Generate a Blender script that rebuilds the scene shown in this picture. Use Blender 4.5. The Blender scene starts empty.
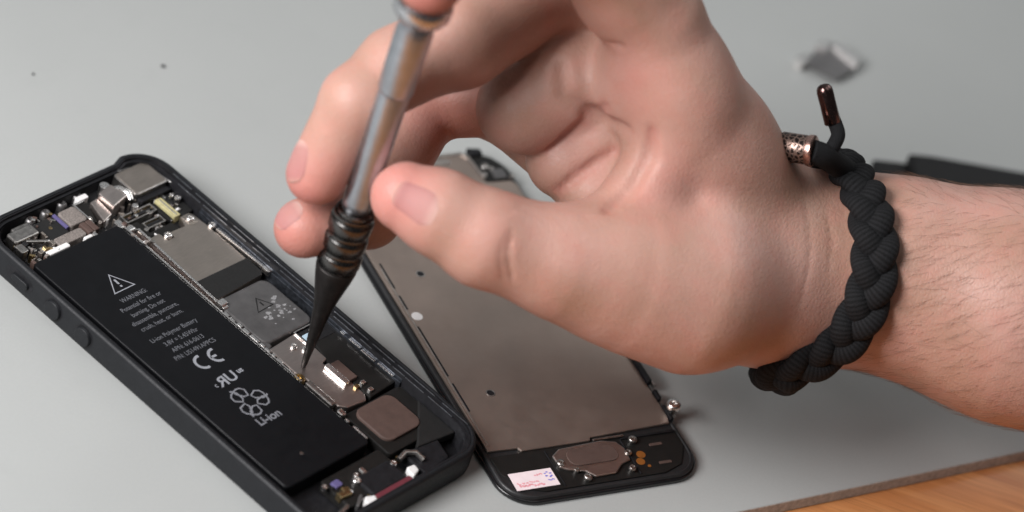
import bpy, math, random
import numpy as np
from mathutils import Vector, Matrix

random.seed(7)
SC = bpy.context.scene
COL = SC.collection
MM = 0.001                       # everything below is written in millimetres
PI = math.pi

# ------------------------------------------------------------------ helpers
def link(o, parent=None):
    COL.objects.link(o)
    if parent is not None:
        o.parent = parent
    return o

def tag(o, label=None, cat=None, group=None, kind=None):
    if label: o["label"] = label
    if cat: o["category"] = cat
    if group: o["group"] = group
    if kind: o["kind"] = kind
    return o

def empty(name, loc=(0, 0, 0), rz=0.0):
    o = bpy.data.objects.new(name, None)
    o.empty_display_size = 0.01
    o.location = Vector(loc) * MM
    o.rotation_euler = (0, 0, rz)
    return link(o)

class MB:
    """collects shapes (mm) and links them as one mesh object"""
    def __init__(s): s.v = []; s.f = []
    def add(s, vs, fs):
        n = len(s.v); s.v += [tuple(p) for p in vs]; s.f += [tuple(n + i for i in f) for f in fs]; return s
    def prism(s, poly, z0, z1, taper=0.0):
        n = len(poly)
        cx = sum(p[0] for p in poly) / n; cy = sum(p[1] for p in poly) / n
        a = sum(poly[i][0] * poly[(i + 1) % n][1] - poly[(i + 1) % n][0] * poly[i][1] for i in range(n))
        if a < 0: poly = poly[::-1]
        top = []
        for x, y in poly:
            d = math.hypot(x - cx, y - cy) or 1
            top.append((x - (x - cx) / d * taper, y - (y - cy) / d * taper, z1))
        vs = [(x, y, z0) for x, y in poly] + top
        fs = [tuple(range(n - 1, -1, -1)), tuple(range(n, 2 * n))]
        fs += [(i, (i + 1) % n, n + (i + 1) % n, n + i) for i in range(n)]
        return s.add(vs, fs)
    def box(s, x0, x1, y0, y1, z0, z1, rot=0.0):
        cx, cy = (x0 + x1) / 2, (y0 + y1) / 2
        c, q = math.cos(rot), math.sin(rot)
        P = [(x0, y0), (x1, y0), (x1, y1), (x0, y1)]
        P = [(cx + (x - cx) * c - (y - cy) * q, cy + (x - cx) * q + (y - cy) * c) for x, y in P]
        return s.prism(P, z0, z1)
    def rbox(s, x0, x1, y0, y1, z0, z1, r, n=5):
        return s.prism(rrect(x0, x1, y0, y1, r, n), z0, z1)
    def cyl(s, x, y, z0, z1, r, n=24, r2=None):
        r2 = r if r2 is None else r2
        return s.lathe([(r, z0), (r2, z1)], (x, y, 0), n=n, cap=True)
    def lathe(s, prof, loc=(0, 0, 0), M=None, n=32, cap=True):
        vs = []; fs = []
        for r, z in prof:
            for k in range(n):
                a = 2 * PI * k / n
                p = Vector((r * math.cos(a), r * math.sin(a), z))
                if M is not None: p = M @ p
                vs.append((p.x + loc[0], p.y + loc[1], p.z + loc[2]))
        for j in range(len(prof) - 1):
            for k in range(n):
                k2 = (k + 1) % n
                fs.append((j * n + k, j * n + k2, (j + 1) * n + k2, (j + 1) * n + k))
        if cap:
            fs.append(tuple(range(n - 1, -1, -1)))
            m = (len(prof) - 1) * n
            fs.append(tuple(range(m, m + n)))
        return s.add(vs, fs)
    def tube(s, pts, rad, n=8, closed=False, flat=1.0, ups=None):
        pts = [Vector(p) for p in pts]; m = len(pts)
        vs = []; fs = []
        up = None
        for i, p in enumerate(pts):
            a = pts[(i - 1) % m] if (closed or i > 0) else p
            b = pts[(i + 1) % m] if (closed or i < m - 1) else p
            t = (b - a).normalized()
            if ups is not None: u = Vector(ups[i])
            elif up is None: u = Vector((0, 0, 1)) if abs(t.z) < .9 else Vector((1, 0, 0))
            else: u = up
            u = (u - t * u.dot(t)).normalized(); up = u
            w = t.cross(u)
            r = rad[i] if hasattr(rad, '__len__') else rad
            for k in range(n):
                an = 2 * PI * k / n
                vs.append(p + w * (r * math.cos(an)) + u * (r * flat * math.sin(an)))
        for i in range(m if closed else m - 1):
            j = (i + 1) % m
            for k in range(n):
                k2 = (k + 1) % n
                fs.append((i * n + k, i * n + k2, j * n + k2, j * n + k))
        if not closed:
            fs.append(tuple(range(n - 1, -1, -1))); fs.append(tuple(range((m - 1) * n, m * n)))
        return s.add(vs, fs)
    def ribbon(s, pts, w, z, closed=False):
        """flat printed stroke of width w through 2-D points at height z"""
        m = len(pts); vs = []; fs = []
        for i, p in enumerate(pts):
            a = pts[(i - 1) % m] if (closed or i > 0) else p
            b = pts[(i + 1) % m] if (closed or i < m - 1) else p
            dx, dy = b[0] - a[0], b[1] - a[1]; d = math.hypot(dx, dy) or 1
            nx, ny = -dy / d * w / 2, dx / d * w / 2
            vs += [(p[0] + nx, p[1] + ny, z), (p[0] - nx, p[1] - ny, z)]
        for i in range(m if closed else m - 1):
            j = (i + 1) % m
            fs.append((2 * i, 2 * i + 1, 2 * j + 1, 2 * j))
        return s.add(vs, fs)
    def build(s, name, mat, parent=None, smooth=False, bevel=0.0, seg=2, angle=35):
        me = bpy.data.meshes.new(name)
        me.from_pydata([(x * MM, y * MM, z * MM) for x, y, z in s.v], [], s.f)
        me.update()
        me.materials.append(mat)
        if smooth: me.polygons.foreach_set("use_smooth", [True] * len(me.polygons))
        o = link(bpy.data.objects.new(name, me), parent)
        if bevel:
            b = o.modifiers.new("bevel", 'BEVEL'); b.width = bevel * MM; b.segments = seg
            b.limit_method = 'ANGLE'; b.angle_limit = math.radians(angle)
        if smooth and angle:
            try: me.set_sharp_from_angle(angle=math.radians(50))
            except Exception: pass
        return o

def rrect(x0, x1, y0, y1, r, n=6):
    P = []
    for cx, cy, a0 in ((x1 - r, y1 - r, 0), (x0 + r, y1 - r, 90), (x0 + r, y0 + r, 180), (x1 - r, y0 + r, 270)):
        for k in range(n + 1):
            a = math.radians(a0 + 90 * k / n)
            P.append((cx + r * math.cos(a), cy + r * math.sin(a)))
    return P

# ---------------------------------------------------------------- materials
def new_mat(name):
    m = bpy.data.materials.new(name); m.use_nodes = True
    nt = m.node_tree; b = nt.nodes["Principled BSDF"]
    return m, nt, b

def mm_coords(nt):
    tc = nt.nodes.new("ShaderNodeTexCoord"); vm = nt.nodes.new("ShaderNodeVectorMath")
    vm.operation = 'SCALE'; vm.inputs["Scale"].default_value = 1000.0
    nt.links.new(tc.outputs["Object"], vm.inputs[0]); return vm.outputs[0]

def noise(nt, co, scale, detail=3, rough=.55):
    n = nt.nodes.new("ShaderNodeTexNoise"); n.inputs["Scale"].default_value = scale
    n.inputs["Detail"].default_value = detail; n.inputs["Roughness"].default_value = rough
    nt.links.new(co, n.inputs["Vector"]); return n.outputs["Fac"]

def ramp(nt, fac, stops):
    r = nt.nodes.new("ShaderNodeValToRGB"); e = r.color_ramp.elements
    while len(e) < len(stops): e.new(0.5)
    for el, (p, c) in zip(e, stops):
        el.position = p; el.color = (*c, 1) if len(c) == 3 else c
    nt.links.new(fac, r.inputs[0]); return r.outputs[0]

def mrange(nt, fac, a, b, c, d):
    r = nt.nodes.new("ShaderNodeMapRange")
    for i, v in zip((1, 2, 3, 4), (a, b, c, d)): r.inputs[i].default_value = v
    nt.links.new(fac, r.inputs[0]); return r.outputs[0]

def bump(nt, b, h, strength, dist=0.1, prev=None):
    n = nt.nodes.new("ShaderNodeBump"); n.inputs["Strength"].default_value = strength
    n.inputs["Distance"].default_value = dist * MM
    nt.links.new(h, n.inputs["Height"])
    if prev is not None: nt.links.new(prev, n.inputs["Normal"])
    nt.links.new(n.outputs[0], b.inputs["Normal"]); return n.outputs[0]

def mixc(nt, fac, a, b):
    m = nt.nodes.new("ShaderNodeMix"); m.data_type = 'RGBA'
    for sock, v in ((0, fac), (6, a), (7, b)):
        if isinstance(v, (tuple, list)): m.inputs[sock].default_value = (*v, 1)
        elif isinstance(v, (int, float)): m.inputs[sock].default_value = v
        else: nt.links.new(v, m.inputs[sock])
    return m.outputs[2]

def surf(name, col, rough=.5, metal=0.0, var=.15, scale=.4, bs=0.0, bscale=6, spec=.5, rvar=.08, coat=0):
    """a slightly uneven surface: colour, gloss and relief each vary a little"""
    m, nt, b = new_mat(name); co = mm_coords(nt)
    n1 = noise(nt, co, scale, 5)
    lo = tuple(c * (1 - var) for c in col); hi = tuple(min(1, c * (1 + var)) for c in col)
    nt.links.new(ramp(nt, n1, [(.3, lo), (.7, hi)]), b.inputs["Base Color"])
    nt.links.new(mrange(nt, noise(nt, co, scale * 3.1, 4), .3, .7, max(.02, rough - rvar), min(1, rough + rvar)), b.inputs["Roughness"])
    b.inputs["Metallic"].default_value = metal
    b.inputs["Specular IOR Level"].default_value = spec
    b.inputs["Coat Weight"].default_value = coat
    if bs: bump(nt, b, noise(nt, co, bscale, 3), bs, .05)
    return m

def brushed(name, col, rough, var=.12, sx=.15, sy=3.0, bs=.15):
    m, nt, b = new_mat(name); co = mm_coords(nt)
    mp = nt.nodes.new("ShaderNodeMapping"); mp.inputs["Scale"].default_value = (sx, sy, sx)
    nt.links.new(co, mp.inputs[0])
    n = noise(nt, mp.outputs[0], 3, 4); n2 = noise(nt, co, .12, 3)
    c = ramp(nt, n, [(.3, tuple(x * (1 - var) for x in col)), (.7, tuple(x * (1 + var) for x in col))])
    c = mixc(nt, mrange(nt, n2, .35, .7, 0, .35), c, tuple(x * .7 for x in col))
    nt.links.new(c, b.inputs["Base Color"])
    b.inputs["Metallic"].default_value = 1.0
    nt.links.new(mrange(nt, n, .3, .7, rough - .06, rough + .08), b.inputs["Roughness"])
    bump(nt, b, n, bs, .03)
    return m

M = {}
M['case'] = surf('anodised_slate', (.011, .012, .014), .5, .1, .12, .5, .15, 9, spec=.3)
M['case_in'] = surf('black_inner_tray', (.012, .012, .014), .5, .2, .3, .6, .2, 4, spec=.28)
M['battery'] = surf('black_battery_film', (.0055, .0058, .0068), .36, 0, .1, .15, .04, .6, spec=.16)
M['print'] = surf('grey_print', (.25, .26, .285), .6, 0, .2, 2.5)
M['pcb'] = surf('black_circuit_board', (.012, .012, .013), .45, 0, .3, 1.2, .2, 5, spec=.28)
M['tape'] = surf('black_tape', (.010, .0095, .009), .42, 0, .15, .4, .08, 2, spec=.28)
M['sticker_black'] = surf('matt_black_sticker', (.013, .013, .013), .6, 0, .12, .5, .05, 3, spec=.28)
M['shield'] = brushed('nickel_shield', (.52, .46, .41), .38)
M['shield_dark'] = surf('dull_grey_shield', (.17, .165, .165), .42, .75, .18, .25, .08, 1.2)
M['bracket'] = brushed('steel_bracket', (.58, .52, .49), .36)
M['silver'] = surf('bright_steel', (.86, .84, .82), .26, 1, .06, 1.1, .04, 3)
M['steel_dull'] = surf('dull_steel', (.46, .44, .42), .34, 1, .3, .8, .2, 3)
M['gold'] = surf('gold_contact', (.45, .34, .18), .3, 1, .15, 1)
M['yellow'] = surf('pale_yellow_connector', (.42, .38, .20), .5, 0, .2, 1)
M['white_plastic'] = surf('white_plastic', (.70, .69, .68), .4, 0, .06, 1)
M['brown_foil'] = surf('brown_foam', (.075, .046, .038), .6, .0, .14, .35, .1, 3)
M['mesh'] = surf('grey_speckled_foam', (.20, .175, .16), .75, .2, .5, 3.5, .5, 4)
M['violet'] = surf('violet_flex', (.10, .085, .20), .4, 0, .1, 1)
M['label_blue'] = surf('pale_blue_label', (.42, .56, .66), .5, 0, .08, 1)
M['red'] = surf('dark_red_film', (.12, .025, .035), .4, 0, .1, 1)
M['worn'] = surf('worn_edge', (.16, .17, .185), .4, .8, .4, 1.5)
M['ledge'] = surf('blued_inner_ledge', (.060, .066, .078), .42, .8, .5, .9, .4, 3)
M['print_faint'] = surf('faint_grey_print', (.125, .13, .145), .6, 0, .25, 2.5)
M['print_mid'] = surf('mid_grey_print', (.18, .185, .205), .6, 0, .25, 2.5)
M['glass'] = surf('black_glass', (.008, .008, .009), .18, 0, .1, .3)
M['lip'] = surf('black_plastic_lip', (.014, .014, .015), .45, 0, .2, .6)
M['plate'] = surf('display_back_plate', (.37, .30, .26), .42, .85, .10, .05, .05, .25)
M['plate_edge'] = surf('plate_edge_steel', (.45, .41, .38), .35, .9, .15, .4)
M['orange'] = surf('copper_pad', (.28, .10, .02), .4, .3, .15, 1)
M['ink_red'] = surf('pink_ink', (.72, .30, .34), .6, 0, .2, 3)
M['ink_blue'] = surf('blue_ink', (.20, .19, .58), .6, 0, .2, 3)
M['label_pink'] = surf('pale_pink_label', (.80, .68, .70), .55, 0, .04, .5)
M['grip'] = surf('black_rubber_grip', (.10, .097, .094), .27, 1.0, .15, 1)
M['gunmetal'] = surf('blackened_steel', (.050, .046, .044), .36, .8, .2, .6, .1, 4)
M['chrome'] = surf('polished_steel', (.52, .53, .55), .28, 1, .06, .5)
M['handle'] = surf('satin_aluminium', (.40, .425, .46), .36, 1, .08, .4)
M['nylon'] = surf('black_nylon_tool', (.006, .006, .0065), .6, 0, .15, .3, .1, 3, spec=.28)
M['aglet'] = surf('dark_copper', (.13, .08, .075), .22, 1, .15, .5)
M['rose'] = surf('rose_gold', (.62, .40, .34), .28, 1, .1, .6)
M['hair'] = surf('brown_hair', (.17, .095, .06), .5, 0, .2, 2)

def mat_skin():
    m, nt, b = new_mat('skin'); co = mm_coords(nt)
    at = nt.nodes.new("ShaderNodeAttribute"); at.attribute_name = "flush"
    n1 = noise(nt, co, .035, 2); n2 = noise(nt, co, .16, 3); n3 = noise(nt, co, 1.8, 3)
    c = ramp(nt, n1, [(.36, (.385, .218, .160)), (.62, (.49, .280, .228))])
    c = mixc(nt, mrange(nt, n2, .45, .7, 0, .4), c, (.48, .215, .170))
    c = mixc(nt, mrange(nt, n3, .5, .8, 0, .22), c, (.58, .37, .30))
    c = mixc(nt, at.outputs["Fac"], c, (.52, .165, .145))
    nt.links.new(c, b.inputs["Base Color"])
    b.inputs["Subsurface Weight"].default_value = .22
    b.inputs["Subsurface Radius"].default_value = (1.0, .38, .22)
    b.inputs["Subsurface Scale"].default_value = .0032
    b.inputs["Specular IOR Level"].default_value = .48
    nt.links.new(mrange(nt, n2, 3e-1, .7, .44, .60), b.inputs["Roughness"])
    # fine skin lines: stretched cells plus pores
    mp = nt.nodes.new("ShaderNodeMapping"); mp.inputs["Scale"].default_value = (1.0, .55, .8)
    nt.links.new(co, mp.inputs[0])
    vo = nt.nodes.new("ShaderNodeTexVoronoi"); vo.feature = 'DISTANCE_TO_EDGE'; vo.inputs["Scale"].default_value = .95
    nt.links.new(mp.outputs[0], vo.inputs["Vector"])
    p = bump(nt, b, mrange(nt, vo.outputs["Distance"], 0, .25, 0, 1), .30, .12)
    p = bump(nt, b, noise(nt, co, 2.6, 4, .6), .34, .14, p)
    bump(nt, b, noise(nt, co, .28, 3), .2, .6, p)
    return m
M['skin'] = mat_skin()

def mat_nail():
    m, nt, b = new_mat('nail'); co = mm_coords(nt)
    at = nt.nodes.new("ShaderNodeAttribute"); at.attribute_name = "nailpos"
    c = ramp(nt, at.outputs["Fac"], [(.0, (.58, .38, .33)), (.22, (.42, .21, .19)), (.82, (.40, .175, .165)), (.92, (.43, .21, .185)), (1, (.50, .29, .24))])
    nt.links.new(c, b.inputs["Base Color"])
    b.inputs["Roughness"].default_value = .55
    b.inputs["Specular IOR Level"].default_value = .2
    b.inputs["Subsurface Weight"].default_value = .15
    b.inputs["Subsurface Radius"].default_value = (1.0, .4, .25); b.inputs["Subsurface Scale"].default_value = .002
    bump(nt, b, noise(nt, co, .8, 3), .12, .1)
    return m
M['nail'] = mat_nail()

def mat_cord():
    m, nt, b = new_mat('braided_black_cord'); co = mm_coords(nt)
    uv = nt.nodes.new("ShaderNodeUVMap")
    w = nt.nodes.new("ShaderNodeTexWave"); w.wave_type = 'BANDS'; w.bands_direction = 'Y'
    w.inputs["Scale"].default_value = 1.0; w.inputs["Distortion"].default_value = 1.2; w.inputs["Detail"].default_value = 2
    mp = nt.nodes.new("ShaderNodeMapping"); mp.inputs["Scale"].default_value = (.05, .46, 1)
    nt.links.new(uv.outputs[0], mp.inputs[0]); nt.links.new(mp.outputs[0], w.inputs["Vector"])
    n = noise(nt, co, 3, 4)
    c = mixc(nt, w.outputs["Fac"], (.002, .002, .0024), (.011, .0112, .0125))
    c = mixc(nt, mrange(nt, n, .45, .75, 0, .5), c, (.014, .0142, .016))
    nt.links.new(c, b.inputs["Base Color"]); b.inputs["Roughness"].default_value = .8
    b.inputs["Specular IOR Level"].default_value = .22
    p = bump(nt, b, w.outputs["Fac"], .16, .15)
    bump(nt, b, n, .9, .3, p)
    return m
M['cord'] = mat_cord()

def mat_bead():
    m, nt, b = new_mat('patterned_metal_bead'); co = mm_coords(nt)
    vo = nt.nodes.new("ShaderNodeTexVoronoi"); vo.feature = 'DISTANCE_TO_EDGE'; vo.inputs["Scale"].default_value = .75
    nt.links.new(co, vo.inputs["Vector"])
    f = mrange(nt, vo.outputs["Distance"], .08, .13, 0, 1)
    nt.links.new(mixc(nt, f, (.30, .21, .175), (.03, .022, .02)), b.inputs["Base Color"])
    b.inputs["Metallic"].default_value = .8; b.inputs["Roughness"].default_value = .35
    bump(nt, b, f, .4, .1)
    return m
M['bead'] = mat_bead()

def mat_mat():
    m, nt, b = new_mat('grey_work_mat'); co = mm_coords(nt)
    n1 = noise(nt, co, .012, 4); n2 = noise(nt, co, 1.4, 4, .65); n3 = noise(nt, co, .09, 5)
    c = ramp(nt, n1, [(.3, (.345, .357, .350)), (.7, (.37, .382, .374))])
    c = mixc(nt, mrange(nt, n3, .58, .75, 0, .10), c, (.27, .28, .275))
    c = mixc(nt, mrange(nt, n2, .35, .7, 0, .16), c, (.46, .475, .465))
    vo = nt.nodes.new("ShaderNodeTexVoronoi"); vo.inputs["Scale"].default_value = .055; vo.inputs["Randomness"].default_value = 1
    nt.links.new(co, vo.inputs["Vector"])
    c = mixc(nt, mrange(nt, vo.outputs["Distance"], .012, .022, .5, 0), c, (.12, .12, .115))
    nt.links.new(c, b.inputs["Base Color"]); b.inputs["Roughness"].default_value = .55
    b.inputs["Specular IOR Level"].default_value = .35
    bump(nt, b, n2, .10, .06)
    return m
M['mat'] = mat_mat()
M['mat_edge'] = surf('grey_mat_edge', (.45, .44, .42), .8, 0, .25, .8, .4, 3)

def mat_wood():
    m, nt, b = new_mat('orange_wood'); co = mm_coords(nt)
    mp = nt.nodes.new("ShaderNodeMapping"); mp.inputs["Rotation"].default_value = (0, 0, math.radians(-48))
    mp.inputs["Scale"].default_value = (.012, .16, .1)
    nt.links.new(co, mp.inputs[0])
    w = noise(nt, mp.outputs[0], 1.0, 6, .6)
    mp2 = nt.nodes.new("ShaderNodeMapping"); mp2.inputs["Rotation"].default_value = (0, 0, math.radians(-48))
    mp2.inputs["Scale"].default_value = (.05, 1.6, .5); nt.links.new(co, mp2.inputs[0])
    g = noise(nt, mp2.outputs[0], 1.0, 4, .6)
    c = ramp(nt, w, [(.3, (.46, .17, .055)), (.55, (.60, .26, .095)), (.75, (.70, .35, .145))])
    c = mixc(nt, mrange(nt, g, .5, .72, 0, .55), c, (.24, .08, .026))
    nt.links.new(c, b.inputs["Base Color"]); b.inputs["Roughness"].default_value = .42
    bump(nt, b, g, .15, .08)
    return m
M['wood'] = mat_wood()

# ------------------------------------------------------------ hand (distance field)
CONES = [(9, 9, [((133.63, 53.46, 49.53), (149.06, 53.84, 51.61), 20.5, 22.3), ((149.06, 53.84, 51.61), (176.88, 54.39, 53.89), 22.3, 26), ((176.88, 54.39, 53.89), (214.86, 56.35, 56.34), 26, 29), ((214.86, 56.35, 56.34), (331.46, 62.17, 63.62), 29, 36), ((134.58, 61.15, 43.13), (178.35, 63.99, 46.68), 20, 25), ((178.35, 63.99, 46.68), (216.81, 65.97, 49.16), 25, 28), ((216.81, 65.97, 49.16), (335.41, 73.48, 55.35), 28, 35), ((115.65, 47.53, 51.72), (94.37, 44.45, 76.69), 15.5, 13.5), ((94.37, 44.45, 76.69), (73.73, 42.04, 100.89), 13.5, 12.5), ((120.9, 53.33, 46.16), (67.88, 51.46, 82.25), 17, 12.5), ((120.96, 56.38, 40.38), (70.03, 60.86, 65.18), 16, 12), ((122.61, 58.94, 33.97), (80.0, 66.88, 47.1), 16, 11.5), ((107.19, 43.38, 57.74), (86.22, 37.16, 83.58), 16, 12.5), ((134.13, 52.6, 48.45), (120.27, 39.91, 46.99), 19.5, 18.6), ((120.27, 39.91, 46.99), (100.1, 17.7, 54.45), 18.6, 18.5), ((100.1, 17.7, 54.45), (82.92, 10.95, 57.21), 18.5, 15.5), ((127.72, 53.78, 37.12), (100.67, 48.07, 42.79), 18, 15), ((71.58, 40.33, 89.14), (80.81, 37.53, 95.25), 9.8, 11), ((81.78, 55.42, 74.4), (75.04, 58.75, 68.95), 16, 14)]), (4, 3.5, [((79.6, 14.9, 58.96), (83.16, 26.23, 71.52), 11, 9.2), ((83.16, 26.23, 71.52), (83.99, 32.71, 79.62), 9.2, 8.6), ((83.99, 32.71, 79.62), (85.25, 37.63, 92.17), 8.6, 10)]), (3, 10, [((84.2, 10.92, 57.18), (68.67, 3.1, 60.21), 15.8, 13.0), ((68.67, 3.1, 60.21), (50.28, -2.76, 64.09), 13.0, 11.2), ((50.28, -2.76, 64.09), (38.51, -3.11, 66.86), 11.2, 9.8), ((38.51, -3.11, 66.86), (29.83, -2.58, 67.52), 9.8, 8.3)]), (2.5, 3.5, [((68.47, 53.99, 85.41), (55.39, 43.82, 80.71), 13, 12.3), ((55.39, 43.82, 80.71), (48.17, 38.58, 72.55), 12.3, 11.3)]), (2.5, 2.0, [((78.92, 50.28, 74.37), (68.98, 43.58, 69.2), 12.5, 11.5), ((68.98, 43.58, 69.2), (62.01, 39.94, 61.45), 11.5, 9.8)]), (3, 2.0, [((81.44, 43.32, 70.48), (72.48, 38.59, 58.15), 13, 11.6)]), (2.5, 1.6, [((43.12, 48.73, 66.03), (25.73, 47.43, 58.0), 9.5, 9), ((25.73, 47.43, 58.0), (21.79, 15.07, 44.76), 8.8, 8), ((21.79, 15.07, 44.76), (9.02, 2.14, 44.61), 8, 7.2)]), (2.5, 1.6, [((61.9, 49.81, 54.57), (42.62, 64.41, 50.41), 9, 7.5), ((42.62, 64.41, 50.41), (31.91, 56.39, 53.19), 7.5, 7)]), (2.5, 1.8, [((67.04, 64.88, 95.83), (41.18, 53.41, 97.49), 12.5, 13.6), ((41.18, 53.41, 97.49), (29.1, 28.78, 92.32), 13.6, 11.3), ((29.1, 28.78, 92.32), (17.88, 17.05, 87.26), 11.3, 9.5), ((17.88, 17.05, 87.26), (11.46, 7.29, 81.46), 9.5, 8.1), ((11.46, 7.29, 81.46), (8.26, 0.91, 62.28), 8.1, 7.3)]), (2.5, 2.2, [((70.74, 41.69, 106.85), (61.4, 40.77, 113.71), 12.2, 12), ((61.4, 40.77, 113.71), (50.04, 35.66, 126.53), 12, 10.8), ((50.04, 35.66, 126.53), (39.98, 27.57, 142.04), 10.8, 10), ((39.98, 27.57, 142.04), (23.95, 9.34, 135.25), 10, 8.8), ((23.95, 9.34, 135.25), (19.74, -0.91, 127.24), 8.8, 8.0)])]
GROOVES = [(1.3, 2.6, [(78.72, 25.06, 88.64), (79.14, 24.77, 86.3), (79.55, 24.22, 84.22), (79.94, 23.29, 82.42), (79.5, 21.83, 80.35), (79.05, 20.02, 78.63), (78.6, 18.01, 77.07), (77.43, 15.99, 75.53), (76.27, 13.15, 74.72), (75.1, 9.52, 74.52)]), (1.1, 1.6, [(66.58, 30.96, 86.94), (65.66, 32.44, 84.39), (64.77, 33.47, 82.2), (63.86, 33.65, 80.63), (62.68, 33.41, 78.37), (61.54, 33.19, 76.16), (60.39, 33.37, 73.64), (59.25, 33.38, 71.62), (58.14, 33.19, 69.8), (57.03, 32.85, 68.09)]), (1.1, 1.6, [(72.06, 32.56, 74.08), (71.07, 32.09, 72.81), (70.11, 31.71, 71.52), (69.15, 31.42, 70.15), (67.92, 31.14, 68.08), (66.72, 30.89, 66.06), (65.52, 30.5, 64.12), (64.58, 30.2, 62.52), (63.67, 30.08, 60.82), (62.76, 30.38, 58.8)]), (0.6, 3.5, [(53.8, 35.05, 90.08), (54.7, 33.59, 88.59), (55.58, 32.5, 86.92), (56.46, 31.69, 85.03), (58.71, 31.84, 84.23), (60.89, 32.38, 83.16), (63.09, 33.22, 81.86)]), (1.1, 3.0, [(63.09, 33.22, 81.86), (64.91, 33.82, 81.06), (66.68, 33.9, 80.64), (68.42, 32.47, 81.34), (69.92, 30.78, 82.63), (71.38, 29.68, 83.47), (72.84, 28.63, 84.29)]), (0.6, 1.6, [(65.27, 30.03, 105.42), (63.53, 30.74, 104.57), (61.85, 32.19, 103.2)]), (0.45, 1.0, [(55.75, -8.65, 73.11), (56.06, -10.0, 71.89), (56.36, -11.08, 70.51), (56.66, -11.92, 68.95), (57.62, -12.32, 67.05), (58.54, -12.44, 64.97), (59.47, -12.26, 62.66)]), (0.3, 0.7, [(54.55, -10.14, 72.5), (54.76, -11.3, 71.19), (54.96, -12.23, 69.75), (55.16, -12.94, 68.15), (56.01, -13.23, 66.21), (56.84, -13.2, 64.07), (57.67, -12.76, 61.6)]), (0.3, 0.6, [(51.4, -7.05, 75.16), (52.83, -5.6, 75.41), (54.22, -3.87, 75.41), (55.62, -1.83, 75.17), (56.83, -1.26, 74.85), (58.01, -0.73, 74.56), (59.2, -0.28, 74.33)]), (0.2, 0.7, [(119.31, 41.63, 72.74), (120.65, 39.02, 71.53), (121.94, 36.5, 70.36), (123.24, 34.08, 69.12), (123.95, 31.28, 67.81), (124.65, 28.8, 66.37), (125.38, 26.6, 64.72), (125.6, 24.2, 62.89), (125.83, 22.19, 60.87), (126.1, 20.51, 58.6)]), (0.2, 0.7, [(124.72, 44.88, 71.04), (126.0, 41.7, 70.25), (127.27, 38.96, 69.23), (128.57, 36.52, 68.0), (129.21, 33.84, 66.55), (129.85, 31.5, 64.96), (130.52, 29.44, 63.16)])]
TIPS = [((28.06, -5.83, 69.85), 15, 0.9), ((5.95, -4.46, 60.37), 18, 0.75), ((6.23, -1.15, 45.29), 16, 0.8), ((20.52, -5.72, 126.02), 15, 0.9), ((29.26, 43.71, 59.75), 26, 0.55), ((71.54, 30.38, 99.11), 14, 0.3), ((85.07, 17.95, 78.77), 16, 0.25), ((50.12, -9.4, 70.21), 9, 0.2), ((78.72, 25.06, 88.64), 2.8, 0.42), ((79.14, 24.77, 86.3), 2.8, 0.42), ((79.55, 24.22, 84.22), 2.8, 0.42), ((79.94, 23.29, 82.42), 2.8, 0.42), ((79.5, 21.83, 80.35), 2.8, 0.42), ((79.05, 20.02, 78.63), 2.8, 0.42), ((78.6, 18.01, 77.07), 2.8, 0.42), ((77.43, 15.99, 75.53), 2.8, 0.42), ((76.27, 13.15, 74.72), 2.8, 0.42), ((75.1, 9.52, 74.52), 2.8, 0.42), ((66.58, 30.96, 86.94), 2.8, 0.42), ((65.66, 32.44, 84.39), 2.8, 0.42), ((64.77, 33.47, 82.2), 2.8, 0.42), ((63.86, 33.65, 80.63), 2.8, 0.42), ((62.68, 33.41, 78.37), 2.8, 0.42), ((61.54, 33.19, 76.16), 2.8, 0.42), ((60.39, 33.37, 73.64), 2.8, 0.42), ((59.25, 33.38, 71.62), 2.8, 0.42), ((58.14, 33.19, 69.8), 2.8, 0.42), ((57.03, 32.85, 68.09), 2.8, 0.42), ((72.06, 32.56, 74.08), 2.8, 0.42), ((71.07, 32.09, 72.81), 2.8, 0.42), ((70.11, 31.71, 71.52), 2.8, 0.42), ((69.15, 31.42, 70.15), 2.8, 0.42), ((67.92, 31.14, 68.08), 2.8, 0.42), ((66.72, 30.89, 66.06), 2.8, 0.42), ((65.52, 30.5, 64.12), 2.8, 0.42), ((64.58, 30.2, 62.52), 2.8, 0.42), ((63.67, 30.08, 60.82), 2.8, 0.42), ((62.76, 30.38, 58.8), 2.8, 0.42)]

def _cone(P, a, b, ra, rb):
    a = np.asarray(a, np.float32); b = np.asarray(b, np.float32)
    ab = b - a; L = float(ab @ ab) or 1e-6
    t = np.clip(((P - a) @ ab) / L, 0, 1)
    q = P - a - t[:, None] * ab
    return np.sqrt((q * q).sum(1)) - (ra + (rb - ra) * t)

def _smin(a, b, k):
    h = np.maximum(k - np.abs(a - b), 0) / k
    return np.minimum(a, b) - h * h * k * .25

def hand_sdf(P, grooves=True):
    P = np.asarray(P, np.float32)
    d = None
    for kin, kout, cones in CONES:
        g = None
        for (a, b, ra, rb) in cones:
            c = _cone(P, a, b, ra, rb)
            g = c if g is None else _smin(g, c, kin)
        d = g if d is None else _smin(d, g, kout)
    if grooves:
        for r, k, pts in GROOVES:
            m = None
            lo = np.min(pts, 0) - 6; hi = np.max(pts, 0) + 6
            sel = np.where(((P > lo) & (P < hi)).all(1))[0]
            if not len(sel): continue
            Q = P[sel]
            n = len(pts) - 1
            for i in range(n):
                e0 = min(1, 4 * i / n, 4 * (n - i) / n) ; e1 = min(1, 4 * (i + 1) / n, 4 * (n - i - 1) / n)
                c = _cone(Q, pts[i], pts[i + 1], r * (.25 + .75 * e0), r * (.25 + .75 * e1))
                m = c if m is None else np.minimum(m, c)
            d[sel] = -_smin(-d[sel], m, k)
    return d

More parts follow.
